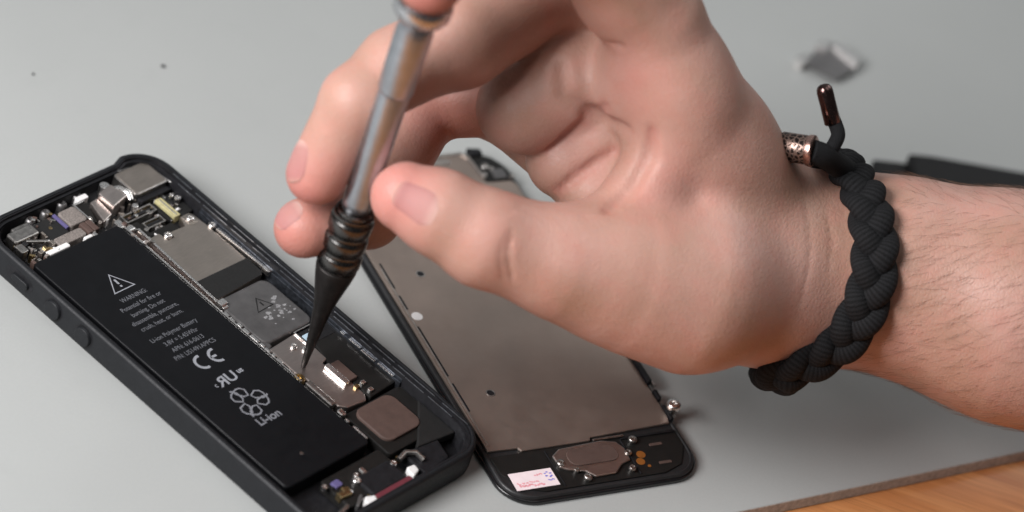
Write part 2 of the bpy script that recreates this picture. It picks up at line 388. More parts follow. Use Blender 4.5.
def hand_grad(P, e=.15):
    g = np.stack([hand_sdf(P + np.eye(3, dtype=np.float32)[i] * e) - hand_sdf(P - np.eye(3, dtype=np.float32)[i] * e) for i in range(3)], 1)
    return g / (np.linalg.norm(g, axis=1, keepdims=True) + 1e-9)

def hand_march(o, d, n=120, maxd=1e4):
    """first point of the skin along a ray"""
    o = np.asarray(o, float); d = np.asarray(d, float); d = d / np.linalg.norm(d); t = 0.0
    for _ in range(n):
        s = float(hand_sdf((o + d * t)[None].astype(np.float32), False)[0])
        if s < .02: return o + d * t
        t += s * .85
        if t > maxd: return None
    return None

def surface_nets(lo, hi, h):
    lo = np.array(lo, np.float32); B = 8
    nb = np.ceil((np.array(hi) - lo) / (h * B)).astype(int)
    N = nb * B + 1
    F = np.full(N, 50.0, np.float32)
    ii = np.stack(np.meshgrid(*[np.arange(n) for n in nb], indexing='ij'), -1).reshape(-1, 3)
    cen = lo + (ii * B + B / 2) * h
    dc = hand_sdf(cen.astype(np.float32), False)
    half = h * B * .87 * 1.35 + 2
    loc = np.stack(np.meshgrid(*[np.arange(B + 1)] * 3, indexing='ij'), -1).reshape(-1, 3)
    for (bi, d0) in zip(ii, dc):
        s = bi * B
        sl = tuple(slice(a, a + B + 1) for a in s)
        if d0 < -half: F[sl] = np.minimum(F[sl], -10)
    near = np.where(np.abs(dc) <= half)[0]
    CH = 200
    for c in range(0, len(near), CH):
        idx = near[c:c + CH]
        P = (ii[idx][:, None, :] * B + loc[None]).reshape(-1, 3)
        v = hand_sdf((lo + P * h).astype(np.float32)).reshape(len(idx), B + 1, B + 1, B + 1)
        for q, k in enumerate(idx):
            s = ii[k] * B
            F[tuple(slice(a, a + B + 1) for a in s)] = v[q]
    S = F < 0
    cnt = np.zeros(N - 1, np.int8)
    for dx in (0, 1):
        for dy in (0, 1):
            for dz in (0, 1):
                cnt += S[dx:N[0] - 1 + dx, dy:N[1] - 1 + dy, dz:N[2] - 1 + dz]
    act = (cnt > 0) & (cnt < 8)
    C = np.argwhere(act)
    vid = np.full(N - 1, -1, np.int64); vid[tuple(C.T)] = np.arange(len(C))
    acc = np.zeros((len(C), 3)); num = np.zeros(len(C))
    corners = [(x, y, z) for x in (0, 1) for y in (0, 1) for z in (0, 1)]
    for a in corners:
        for ax in range(3):
            if a[ax]: continue
            b = list(a); b[ax] = 1
            fa = F[tuple((C + a).T)]; fb = F[tuple((C + b).T)]
            m = (fa < 0) != (fb < 0)
            t = np.where(m, fa / np.where(m, fa - fb, 1), 0)
            p = np.array(a) + t[:, None] * (np.array(b) - np.array(a))
            acc += np.where(m[:, None], p, 0); num += m
    V = lo + (C + acc / num[:, None]) * h
    faces = []
    for ax in range(3):
        u, w = (ax + 1) % 3, (ax + 2) % 3
        sa = [slice(None)] * 3; sb = [slice(None)] * 3
        sa[ax] = slice(0, N[ax] - 1); sb[ax] = slice(1, N[ax])
        ch = S[tuple(sa)] != S[tuple(sb)]
        E = np.argwhere(ch)
        E = E[(E[:, u] > 0) & (E[:, w] > 0) & (E[:, u] < N[u] - 1) & (E[:, w] < N[w] - 1)]
        ins = S[tuple(E.T)]
        def g(du, dw):
            q = E.copy(); q[:, u] -= du; q[:, w] -= dw
            return vid[tuple(q.T)]
        Q = np.stack([g(1, 1), g(0, 1), g(0, 0), g(1, 0)], 1)
        Q[~ins] = Q[~ins][:, ::-1]
        faces.append(Q)
    Fq = np.concatenate(faces); Fq = Fq[(Fq >= 0).all(1)]
    P = V.astype(np.float32)
    for _ in range(2):
        for c in range(0, len(P), 40000):
            q = P[c:c + 40000]
            P[c:c + 40000] = q - hand_grad(q, .2) * np.clip(hand_sdf(q), -.5, .5)[:, None] * .8
    return P, Fq

HLO, HHI = ((-23.74, -35.11, 1.97), (367.41, 105.48, 174.04))
V, Q = surface_nets(HLO, HHI, 1.0)
me = bpy.data.meshes.new("person")
me.vertices.add(len(V)); me.vertices.foreach_set("co", (V * MM).astype(np.float32).ravel())
me.loops.add(len(Q) * 4); me.loops.foreach_set("vertex_index", Q.astype(np.int32).ravel())
me.polygons.add(len(Q)); me.polygons.foreach_set("loop_start", np.arange(0, len(Q) * 4, 4, dtype=np.int32))
me.update(calc_edges=True); me.validate()
me.polygons.foreach_set("use_smooth", [True] * len(me.polygons))
me.materials.append(M['skin'])
fl = np.zeros(len(V), np.float32)
for (c, r, amt) in TIPS:
    dd = np.linalg.norm(V - np.array(c, np.float32), axis=1)
    fl = np.maximum(fl, amt * np.clip(1 - dd / r, 0, 1) ** 1.2)
at = me.attributes.new("flush", 'FLOAT', 'POINT'); at.data.foreach_set("value", fl)
person = link(bpy.data.objects.new("person", me))
tag(person, "right hand and bare forearm wearing a black braided bracelet, gripping an upright screwdriver", "person")

def smooth01(x): x = max(0., min(1., x)); return x * x * (3 - 2 * x)

def project_many(p):
    p = np.array(p, np.float32)
    for _ in range(8):
        g = hand_grad(p); p = p - g * hand_sdf(p, False)[:, None]
    return p.astype(float), g.astype(float)
def project(p):
    q, g = project_many([p]); return q[0], g[0]

def nail(center, axis, normal, hl, hw, tipflare=1.0):
    """a thin curved plate lying on the finger: axis runs from root to free edge"""
    c = project(center)[0]; a = np.array(axis, float); a /= np.linalg.norm(a)
    n = np.array(normal, float); n -= a * (n @ a); n /= np.linalg.norm(n); w = np.cross(n, a)
    NU, NV = 20, 16; vs = []; vals = []; flat = []; lifts = []
    for i in range(NU + 1):
        u = -1 + 2 * i / NU
        wid = hw * (1 - max(0, (-u - .35) / .65) ** 2.4 * .75) * (1 - max(0, (u - .55) / .45) ** 2 * .35)
        for j in range(NV + 1):
            v = -1 + 2 * j / NV
            p0 = c + a * (u * hl - max(0, u - .3) * v * v * hl * .18) + w * (v * wid)
            edge = min(1 - abs(v), (u + 1) * 1.2)
            lift = .26 * smooth01(edge * 5) - .10 + max(0, u - .75) * .25
            flat.append(p0); lifts.append(lift); vals.append((u + 1) / 2)
    base, nn = project_many(flat)
    A = (base + nn * np.array(lifts)[:, None]).reshape(NU + 1, NV + 1, 3)
    for _ in range(3):
        A[1:-1, 1:-1] = .5 * A[1:-1, 1:-1] + .125 * (A[2:, 1:-1] + A[:-2, 1:-1] + A[1:-1, 2:] + A[1:-1, :-2])
    top = A.reshape(-1, 3); bot = top - project_many(top)[1] * .4
    k = (NU + 1) * (NV + 1); fs = []
    idx = lambda i, j: i * (NV + 1) + j
    for i in range(NU):
        for j in range(NV):
            fs.append((idx(i, j), idx(i + 1, j), idx(i + 1, j + 1), idx(i, j + 1)))
            fs.append((k + idx(i, j), k + idx(i, j + 1), k + idx(i + 1, j + 1), k + idx(i + 1, j)))
    for i in range(NU):
        for j, s in ((0, 1), (NV, 0)):
            q = (idx(i, j), idx(i + 1, j), k + idx(i + 1, j), k + idx(i, j)); fs.append(q[::-1] if s else q)
    for j in range(NV):
        for i, s in ((0, 0), (NU, 1)):
            q = (idx(i, j), idx(i, j + 1), k + idx(i, j + 1), k + idx(i, j)); fs.append(q if not s else q[::-1])
    mb = MB(); mb.add(np.concatenate([top, bot]), fs)
    o = mb.build("fingernail", M['nail'], person, smooth=True, angle=0)
    a_ = o.data.attributes.new("nailpos", 'FLOAT', 'POINT'); a_.data.foreach_set("value", np.array(vals * 2, np.float32))
    return o
for N_ in [((32.38, -10.31, 72.49), (-0.98, 0.08, 0.18), (0.04, -0.6, 0.8), 6.3, 4.7), ((3.43, -2.29, 66.29), (0.05, -0.7, -0.71), (-0.89, -0.42, 0.2), 5.6, 4.6), ((3.9, -1.05, 48.62), (-0.64, -0.56, -0.53), (-0.57, -0.1, 0.82), 5.0, 4.2)]:
    nail(*N_)

# forearm hair: thin bent shafts rooted in the skin beyond the bracelet
ARM_A, ARM_B, TOCAM = [np.array(p, float) for p in [(135.25, 53.83, 49.99), (200.04, 57.02, 53.98), (-0.0, -0.78, 0.62)]]
def forearm_hair():
    ax = (ARM_B - ARM_A); L = np.linalg.norm(ax); ax /= L
    rng = np.random.default_rng(5)
    s = (V - ARM_A) @ ax
    rel = V - ARM_A - s[:, None] * ax
    rel /= np.linalg.norm(rel, axis=1, keepdims=True)
    ok = np.where((s > 9) & (s < L + 30) & (rel @ TOCAM > -.45))[0]
    pick = rng.choice(ok, 1700, replace=False)
    N0 = hand_grad(V[pick])
    mb = MB()
    for i, nrm in zip(pick, N0):
        p = V[i].astype(float)
        side = np.cross(nrm, ax)
        up = side if side[2] > 0 else -side
        lean = rng.normal(.15, .25)
        d = -ax * (.9 + rng.normal(0, .1)) - up * (.45 + lean) + rng.normal(0, .12, 3)
        d -= nrm * (d @ nrm); d /= np.linalg.norm(d)
        ln = rng.uniform(3.5, 9.0); bend = rng.normal(0, .25)
        pts = []
        q = p.copy()
        for k in range(5):
            t = k / 4
            pts.append(q + nrm * (.05 + (.35 + .9 * rng.random() * .4) * math.sin(t * 2.2)))
            dd = d + np.cross(nrm, d) * bend * t
            q = q + dd / np.linalg.norm(dd) * ln / 4
        mb.tube(pts, [.023, .022, .019, .014, .007], n=3)
    o = mb.build("forearm_hair", M['hair'], person, smooth=True, angle=0)
    o["kind"] = "stuff"
forearm_hair()

# ------------------------------------------------------------------ bracelet
LOOP = [np.array(p, float) for p in [(140.26, 32.88, 67.25), (139.42, 34.73, 69.08), (138.59, 36.76, 70.69), (137.72, 38.92, 72.07), (136.41, 41.23, 73.09), (135.18, 43.61, 73.87), (134.04, 46.04, 74.4), (132.87, 48.49, 74.64), (131.49, 50.92, 74.57), (130.28, 53.31, 74.3), (129.19, 55.65, 73.9), (128.11, 57.92, 73.29), (127.19, 60.13, 72.53), (126.46, 62.27, 71.61), (125.93, 64.35, 70.56), (125.58, 66.36, 69.39), (125.45, 68.32, 68.1), (125.44, 70.21, 66.69), (125.45, 72.01, 65.12), (125.49, 73.71, 63.39), (125.53, 75.3, 61.51), (125.56, 76.76, 59.47), (125.6, 78.1, 57.28), (125.65, 79.29, 54.93), (125.71, 80.31, 52.44), (125.79, 81.13, 49.79), (125.88, 81.71, 47.02), (125.99, 82.06, 44.12), (126.1, 82.15, 41.12), (126.24, 81.95, 38.04), (126.38, 81.45, 34.91), (126.53, 80.6, 31.77), (126.7, 79.37, 28.69), (126.87, 77.77, 25.7), (127.05, 75.77, 22.9), (127.23, 73.4, 20.35), (127.42, 70.67, 18.13), (127.59, 67.63, 16.32), (127.76, 64.36, 14.97), (127.91, 60.91, 14.12), (128.04, 57.39, 13.78), (128.15, 53.87, 13.93), (128.24, 50.43, 14.58), (128.29, 47.13, 15.65), (128.33, 44.03, 17.04), (128.38, 41.1, 18.64), (128.4, 38.34, 20.4), (128.42, 35.73, 22.28), (128.42, 33.21, 24.21), (128.43, 30.69, 26.17), (128.43, 28.15, 28.21), (128.42, 25.61, 30.39), (128.39, 23.19, 32.83), (128.32, 21.06, 35.6), (132.29, 21.59, 39.58), (136.05, 23.19, 43.49), (138.73, 24.55, 46.88), (139.64, 25.09, 49.85), (140.56, 25.85, 52.7), (141.09, 26.63, 55.42), (141.25, 27.5, 58.04), (141.4, 28.58, 60.55), (141.12, 29.81, 62.93), (140.79, 31.26, 65.17)]]          # centre line round the wrist, with outward normals
LOOPN = [np.array(p, float) for p in [(-0.0, -0.78, 0.62), (-0.01, -0.72, 0.7), (-0.02, -0.64, 0.76), (-0.02, -0.57, 0.82), (-0.03, -0.48, 0.88), (-0.04, -0.4, 0.92), (-0.04, -0.3, 0.95), (-0.05, -0.21, 0.98), (-0.06, -0.11, 0.99), (-0.06, -0.01, 1.0), (-0.07, 0.08, 0.99), (-0.07, 0.18, 0.98), (-0.07, 0.28, 0.96), (-0.08, 0.37, 0.93), (-0.08, 0.46, 0.89), (-0.08, 0.54, 0.84), (-0.08, 0.62, 0.78), (-0.08, 0.7, 0.71), (-0.08, 0.76, 0.64), (-0.08, 0.82, 0.56), (-0.07, 0.87, 0.48), (-0.07, 0.92, 0.39), (-0.07, 0.95, 0.3), (-0.06, 0.98, 0.21), (-0.06, 0.99, 0.11), (-0.05, 1.0, 0.01), (-0.04, 1.0, -0.09), (-0.04, 0.98, -0.18), (-0.03, 0.96, -0.28), (-0.02, 0.93, -0.37), (-0.02, 0.89, -0.46), (-0.01, 0.84, -0.55), (0.0, 0.78, -0.62), (0.01, 0.72, -0.7), (0.02, 0.64, -0.76), (0.02, 0.57, -0.82), (0.03, 0.48, -0.88), (0.04, 0.4, -0.92), (0.04, 0.3, -0.95), (0.05, 0.21, -0.98), (0.06, 0.11, -0.99), (0.06, 0.01, -1.0), (0.07, -0.08, -0.99), (0.07, -0.18, -0.98), (0.07, -0.28, -0.96), (0.08, -0.37, -0.93), (0.08, -0.46, -0.89), (0.08, -0.54, -0.84), (0.08, -0.62, -0.78), (0.08, -0.7, -0.71), (0.08, -0.76, -0.64), (0.08, -0.82, -0.56), (0.07, -0.87, -0.48), (0.07, -0.92, -0.39), (0.07, -0.95, -0.3), (0.06, -0.98, -0.21), (0.06, -0.99, -0.11), (0.05, -1.0, -0.01), (0.04, -1.0, 0.09), (0.04, -0.98, 0.18), (0.03, -0.96, 0.28), (0.02, -0.93, 0.37), (0.02, -0.89, 0.46), (0.01, -0.84, 0.55)]]
def resample(P, n):
    P = np.array(P); Pc = np.concatenate([P, P[:1]])
    s = np.concatenate([[0], np.cumsum(np.linalg.norm(np.diff(Pc, axis=0), axis=1))])
    t = np.linspace(0, s[-1], n, endpoint=False)
    return np.stack([np.interp(t, s, Pc[:, k]) for k in range(3)], 1), s[-1], s
def strand_uv(o, n, m, length):
    uv = o.data.uv_layers.new(name="UVMap")
    for poly in o.data.polygons:
        for li in poly.loop_indices:
            vi = o.data.loops[li].vertex_index
            uv.data[li].uv = ((vi % n) / n * 6, (vi // n) / m * length)
bracelet = empty("braided_bracelet", tuple(np.mean(LOOP, 0)))
tag(bracelet, "black braided cord bracelet with metal bead and cord end, worn on the wrist", "bracelet")
def build_braid():
    n = 420
    P, L, s = resample(LOOP, n)
    Nn = np.array(LOOPN); Nc = np.concatenate([Nn, Nn[:1]])
    t = np.linspace(0, s[-1], n, endpoint=False)
    Nr = np.stack([np.interp(t, s, Nc[:, k]) for k in range(3)], 1)
    for _ in range(20): P = .5 * P + .25 * (np.roll(P, 1, 0) + np.roll(P, -1, 0))
    T = np.roll(P, -1, 0) - np.roll(P, 1, 0); T /= np.linalg.norm(T, axis=1, keepdims=True)
    Nr -= T * (Nr * T).sum(1, keepdims=True); Nr /= np.linalg.norm(Nr, axis=1, keepdims=True)
    W = np.cross(T, Nr)
    per = max(4, round(L / 25.0))
    for q in range(3):
        ph = 2 * PI * per * np.arange(n) / n + q * 2 * PI / 3
        pts = P + W * (3.3 * np.sin(ph))[:, None] + Nr * (1.25 * np.sin(2 * ph))[:, None]
        rad = 2.95 + .25 * np.cos(2 * ph)
        ups = Nr
        mb = MB(); o0 = np.array(bracelet.location) / MM
        mb.tube([tuple(x - o0) for x in pts], list(rad), n=18, closed=True, flat=.72, ups=[tuple(x) for x in ups])
        o = mb.build("strand", M['cord'], bracelet, smooth=True, angle=0)
        strand_uv(o, 18, n, L)
build_braid()

def frame_z(z):
    z = Vector(z).normalized(); x = z.orthogonal().normalized(); y = z.cross(x)
    return Matrix((x, y, z)).transposed()
def bl(p): return tuple(np.array(p, float) - np.array(bracelet.location) / MM)
def spline(P, n):
    P = [Vector(p) for p in P]; out = []
    E = [P[0] * 2 - P[1]] + P + [P[-1] * 2 - P[-2]]
    for i in range(len(P) - 1):
        a, b, c, d = E[i:i + 4]
        for k in range(n):
            t = k / n
            out.append(.5 * ((2 * b) + (c - a) * t + (2 * a - 5 * b + 4 * c - d) * t * t + (3 * b - a - 3 * c + d) * t ** 3))
    out.append(P[-1]); return out
K = {'tail': [(120.26, 49.11, 80.92), (121.2, 50.12, 83.77), (121.65, 52.93, 85.69), (120.46, 55.06, 86.75), (117.97, 56.74, 88.84)], 'knot': [(126.4, 55.73, 74.78), (123.74, 52.12, 78.27), (119.97, 47.77, 82.44), (116.28, 46.15, 83.61)], 'aglet': [(119.62, 55.19, 86.91), (114.0, 58.7, 94.5)], 'bead': [(109.51, 47.83, 80.91), (116.96, 46.3, 83.8)]}
def build_knot():
    for nm, pts, r in (("cord_tail", K['tail'], 1.75), ("cord_knot", K['knot'], 3.0)):
        S = spline([bl(p) for p in pts], 12)
        mb = MB(); mb.tube(S, [r] * len(S), n=14)
        o = mb.build(nm, M['cord'], bracelet, smooth=True, angle=0); strand_uv(o, 14, len(S), 30)
    a, b = np.array(K['aglet'][0]), np.array(K['aglet'][1]); L = np.linalg.norm(b - a)
    mb = MB(); mb.lathe([(1.75, 0), (2.05, .3), (2.0, L * .5), (2.05, L - 2.0), (1.9, L - 1.1), (1.45, L - .4), (.8, L - .08), (.05, L)], bl(a), frame_z(b - a), 28)
    mb.build("cord_end", M['aglet'], bracelet, smooth=True)
    a, b = np.array(K['bead'][0]), np.array(K['bead'][1]); L = np.linalg.norm(b - a)
    mb = MB(); mb.lathe([(2.6, 0), (3.3, .0), (3.55, .35), (3.55, L - .5), (3.3, L - .1), (2.6, L)], bl(a), frame_z(b - a), 36)
    bead = mb.build("bead", M['bead'], bracelet, smooth=True)
    mb = MB(); mb.lathe([(2.4, L - 1.2), (3.75, L - 1.2), (3.85, L - .9), (3.85, L + .1), (3.6, L + .3), (2.4, L + .3)], bl(a), frame_z(b - a), 36)
    mb.build("ring", M['rose'], bead, smooth=True)
build_knot()

# --------------------------------------------------------------- screwdriver
SD0 = (19.0, -.1, 5.2)
SDA = (0.0074, 0.0128, 0.9999)
driver = empty("screwdriver", SD0)
driver.rotation_euler = Vector(SDA).to_track_quat('Z', 'Y').to_euler()
tag(driver, "slim steel precision screwdriver with ribbed black collar held upright in the fingers", "screwdriver")
def build_driver():
    mb = MB()
    mb.lathe([(.35, 0), (.6, .6), (.75, 1.5), (.9, 4), (1.4, 10), (1.9, 15.5), (2.35, 19.9)], n=24)
    mb.build("blade", M['gunmetal'], driver, smooth=True)
    mb = MB(); mb.lathe([(2.37, 19.8), (2.75, 22), (3.6, 26), (4.5, 30), (5.0, 32.8), (5.05, 33.8), (4.4, 34.3)], n=40)
    mb.build("nose_cone", M['gunmetal'], driver, smooth=True)
    prof = [(4.4, 34.0)]
    z = 34.2
    for k in range(3):
        prof += [(4.8, z), (5.15, z + .3), (5.35, z + .9), (5.35, z + 3.3), (5.15, z + 3.9), (4.8, z + 4.2), (4.75, z + 5.3)]
        z += 5.45
    prof += [(4.3, z), (4.3, z + .9), (3.8, z + 1.3)]
    mb = MB(); mb.lathe(prof, n=48)
    mb.build("grip_collar", M['grip'], driver, smooth=True)
    mb = MB(); mb.lathe([(3.0, z + 1.2), (3.5, z + 1.6), (3.6, z + 4), (3.85, 87.5), (3.7, 88)], n=40)
    mb.build("shaft", M['handle'], driver, smooth=True)
    mb = MB(); mb.lathe([(3.6, 87.6), (4.1, 87.9), (4.25, 88.6), (4.4, 105), (4.0, 107.5), (3.6, 108.5)], n=40)
    mb.build("sleeve", M['handle'], driver, smooth=True)
    mb = MB(); mb.lathe([(3.4, 108.2), (4.4, 108.6), (5.9, 109.8), (6.8, 111.2), (6.9, 113.6), (6.5, 114.6), (5.2, 115.0), (.3, 115.2)], n=56)
    mb.build("swivel_cap", M['chrome'], driver, smooth=True)
build_driver()
# ------------------------------------------------------------- opened phone
PHONE_RZ = math.radians(60.034)
phone = empty("opened_phone", (0, 0, 0), PHONE_RZ)
tag(phone, "opened black phone body showing its battery and circuit board, screen taken off", "phone")

def loft_rim(levels, x, y, r, n=10, zmod=None, lid=True):
    """levels: (inset, z) loops of a rounded rectangle, outside-bottom to inside-floor"""
    vs = []; fs = []; m = None
    for ins, z in levels:
        P = rrect(-x + ins, x - ins, -y + ins, y - ins, max(.6, r - ins), n)
        # extra points along the straight sides so steps can be placed
        D = []
        for i, p in enumerate(P):
            q = P[(i + 1) % len(P)]; D.append(p)
            if math.hypot(q[0] - p[0], q[1] - p[1]) > 12:
                for k in range(1, 24): D.append((p[0] + (q[0] - p[0]) * k / 24, p[1] + (q[1] - p[1]) * k / 24))
        m = len(D)
        for (a, b) in D: vs.append((a, b, z + (zmod(a, b, z) if zmod else 0)))
    L = len(levels)
    for j in range(L - 1):
        for k in range(m):
            k2 = (k + 1) % m
            fs.append((j * m + k, j * m + k2, (j + 1) * m + k2, (j + 1) * m + k))
    fs.append(tuple(range(m - 1, -1, -1)))
    if lid: fs.append(tuple(range((L - 1) * m, L * m)))
    return vs, fs

def rim_step(a, b, z):
    if z < 6.5: return 0
    if b > 58 and a < 18.5: return -.7
    return 1.0 * max(0., min(1., (a - 16) / 3)) * max(0., min(1., (b + 58) / 14))
mb = MB()
mb.add(*loft_rim([(1.2, .0), (.5, .15), (.12, .6), (0, 1.2), (0, 7.4), (.15, 7.75), (.6, 8.15), (1.0, 8.2), (1.3, 8.05), (1.4, 7.0), (2.0, 1.2)], 29.3, 61.9, 9.5, 12, rim_step, False))
case = mb.build("case", M['case'], phone, smooth=True)
mb = MB()
mb.add(*loft_rim([(1.42, 6.0), (1.42, 7.9), (1.75, 7.9), (1.8, 7.2), (2.5, 7.1), (2.6, 6.5), (2.9, 6.4), (3.0, 1.5)], 29.3, 61.9, 9.5, 12, rim_step))
mb.f = [f for f in mb.f if len(f) == 4 or min(mb.v[i][2] for i in f) < 2]
mb.build("inner_tray", M['case_in'], phone, smooth=True)

# worn bright edges on the rim ledges
def edge_line(parent, name, mat, segs, z, w=.22):
    mb = MB()
    for (x0, y0, x1, y1) in segs:
        d = math.hypot(x1 - x0, y1 - y0); nx, ny = -(y1 - y0) / d * w / 2, (x1 - x0) / d * w / 2
        mb.prism([(x0 + nx, y0 + ny), (x0 - nx, y0 - ny), (x1 - nx, y1 - ny), (x1 + nx, y1 + ny)], z - .2, z + .04)
    return mb.build(name, mat, parent)
rnd = random.Random(3)
segs = []
y = 50.0
while y > -50:
    l = rnd.uniform(4, 16); x = 27.42 + rnd.uniform(-.07, .07); segs.append((x, y, x + rnd.uniform(-.05, .05), y - l)); y -= l + rnd.uniform(-.5, 3)
edge_line(phone, "rim_edge", M['worn'], segs, 8.93, .13)
segs = []; y = 47.0
while y > -45:
    l = rnd.uniform(2, 9); x = 26.66 + rnd.uniform(-.06, .06); segs.append((x, y, x + rnd.uniform(-.06, .06), y - l)); y -= l + rnd.uniform(.2, 4)
edge_line(phone, "rim_edge", M['worn'], segs, 8.14, .13)

for (x0, x1, z0, z1) in ((26.9, 27.5, 5.0, 7.9), (26.35, 26.85, 4.0, 7.0), (25.9, 26.3, 3.0, 6.2)):
    mb = MB(); mb.box(x0, x1, -47 if x1 > 27 else -34, 50 if x1 > 27 else 38, z0, z1)
    mb.build("rim_ledge", M['ledge'], phone, bevel=.12)

# side controls
def pill(y0, y1, z0, z1, n=8):
    r = (z1 - z0) / 2; P = []
    for k in range(n + 1):
        a = -PI / 2 + PI * k / n; P.append((y1 - r + r * math.cos(a), (z0 + z1) / 2 + r * math.sin(a)))
    for k in range(n + 1):
        a = PI / 2 + PI * k / n; P.append((y0 + r + r * math.cos(a), (z0 + z1) / 2 + r * math.sin(a)))
    return P
def on_side(mb, poly, x0, x1, taper=0):
    n0 = len(mb.v); mb.prism(poly, -x0, -x1, taper)
    mb.v[n0:] = [(-c, a, b) for (a, b, c) in mb.v[n0:]]
def side_part(name, mat, poly, x0, x1, taper=.15, bevel=.12):
    mb = MB(); on_side(mb, poly, x0, x1, taper)
    # mirrored axes: turn the faces round again
    mb.f = [tuple(reversed(f)) for f in mb.f]
    return mb.build(name, mat, phone, smooth=True, bevel=bevel)
side_part("switch_slot", M['case_in'], pill(39.2, 48.8, 2.2, 6.2), -29.2, -29.34, 0, 0)
side_part("mute_switch", M['case'], pill(40.4, 46.4, 3.0, 5.0), -29.3, -30.0)
for yc in (31.6, 20.8):
    side_part("button_ring", M['case_in'], pill(yc - 3.1, yc + 3.1, 1.1, 7.1, 14), -29.2, -29.33, 0, 0)
    side_part("volume_button", M['case'], pill(yc - 2.7, yc + 2.7, 1.5, 6.7, 14), -29.3, -30.1, .25)

# ------------------------------------------------ battery with its printing
mb = MB(); mb.rbox(-24.7, 4.3, -44.6, 44.9, 1.6, 6.3, 1.3)
battery = mb.build("battery", M['battery'], phone, smooth=True, bevel=.45, seg=3)
ZB = 6.34
def text_mesh(txt, size, x, y, align='CENTER', sx=1.0, bold=0.0):
    cu = bpy.data.curves.new("t", 'FONT'); cu.body = txt; cu.size = size; cu.align_x = align
    cu.offset = bold
    o = bpy.data.objects.new("t", cu); COL.objects.link(o)
    bpy.context.view_layer.update()
    me = bpy.data.meshes.new_from_object(o.evaluated_get(bpy.context.evaluated_depsgraph_get()))
    vs = [(v.co.x * sx + x, v.co.y + y, ZB) for v in me.vertices]
    fs = [tuple(p.vertices) for p in me.polygons]
    if sx < 0: fs = [f[::-1] for f in fs]
    bpy.data.objects.remove(o); bpy.data.curves.remove(cu); bpy.data.meshes.remove(me)
    return vs, fs
mb = MB()
XC = -10.6
for yy, t in ((22.9, "WARNING:"), (20.3, "Potential for fire or"), (17.8, "burning. Do not"), (15.3, "disassemble, puncture,"),
              (12.8, "crush, heat, or burn."), (8.6, "Li-ion Polymer Battery"), (6.0, "3.8V = 5.45Whr"),
              (3.5, "APN: 616-0613"), (1.0, "P/N: LIS1491APPCS")):
    mb.add(*text_mesh(t, 1.95, XC, yy, sx=.86))
mb.build("warning_text", M['print_faint'], battery)
mb = MB()
tri = [(-14.2, 26.4), (-7.6, 26.4), (-10.9, 32.2)]
mb.ribbon(tri, .6, ZB, True)
mb.ribbon([(-10.9, 30.3), (-10.9, 28.5)], .6, ZB); mb.ribbon([(-10.9, 28.0), (-10.9, 27.4)], .6, ZB)
mb.build("warning_symbol", M['print'], battery)
def arc(cx, cy, r, a0, a1, n=22): return [(cx + r * math.cos(math.radians(a0 + (a1 - a0) * k / n)), cy + r * math.sin(math.radians(a0 + (a1 - a0) * k / n))) for k in range(n + 1)]
mb = MB()
mb.ribbon(arc(-11.9, -2.6, 2.1, 80, 280), .75, ZB); mb.ribbon(arc(-7.2, -2.6, 2.1, 80, 280), .75, ZB)
mb.ribbon([(-9.25, -2.6), (-7.4, -2.6)], .7, ZB)
mb.build("conformity_mark", M['print'], battery)
mb = MB()
v, f = text_mesh("R", 4.4, -12.6, -11.6, sx=-1.15, bold=.07); mb.add(v, f)
v, f = text_mesh("U", 4.4, -9.5, -11.4, sx=1.05, bold=.08); mb.add(v, f)
v, f = text_mesh("us", 2.2, -6.2, -10.2, sx=.95, bold=.07); mb.add(v, f)
v, f = text_mesh("c", 2.0, -15.0, -11.0, sx=.9, bold=.03); mb.add(v, f)
mb.build("laboratory_mark", M['print'], battery)
mb = MB()
cx, cy = -11.4, -18.6
for k in range(6):
    a = math.radians(60 * k + 20); P = []
    tw = .10 if k % 2 else -.10
    for (r_, da) in ((1.9, -.34), (3.9, -.40), (4.6, -.22), (4.75, 0), (4.6, .22), (3.9, .40), (1.9, .34)):
        P.append((cx + r_ * math.cos(a + da + tw * (r_ - 2)), cy + r_ * math.sin(a + da + tw * (r_ - 2))))
    mb.ribbon(P, .46, ZB + .002 * k, True)
    if k % 2: mb.ribbon([(cx + 4.4 * math.cos(a + .45), cy + 4.4 * math.sin(a + .45)), (cx + 5.4 * math.cos(a + .62), cy + 5.4 * math.sin(a + .62))], .5, ZB + .016)
mb.build("recycling_mark", M['print_mid'], battery)
mb = MB(); v, f = text_mesh("Li-ion", 3.3, -11.5, -26.2, bold=.06); mb.add(v, f)
mb.build("chemistry_text", M['print_mid'], battery)
mb = MB(); mb.cyl(-13.2, -38.2, 6.2, 6.36, .5)
mb.build("dot", M['steel_dull'], battery)

# ----------------------------------------------------- metal and electronics
def part(name, mat, fn, parent=phone, bevel=.12, smooth=False):
    mb = MB(); fn(mb); return mb.build(name, mat, parent, smooth=smooth, bevel=bevel)
def screw(x, y, z, r=1.1, mat='silver', parent=phone):
    def f(m):
        m.lathe([(r * .9, z - .8), (r, z - .1), (r, z + .15), (r * .82, z + .42), (r * .45, z + .46), (r * .38, z + .2)], (x, y, 0), n=20)
        a = rnd.uniform(0, PI)
        for q in (0, PI / 2): m.box(x - r * .5, x + r * .5, y - .1, y + .1, z + .2, z + .32, a + q)
    return part("screw", M[mat], f, parent, 0, True)

part("circuit_board", M['pcb'], lambda m: m.prism([(4.8, 58), (27, 50), (27, -33), (4.8, -33)], 1.6, 3.4))
part("upper_board", M['pcb'], lambda m: m.prism([(-23, 57), (14, 59.5), (14, 46), (-23, 46)], 1.6, 3.6))

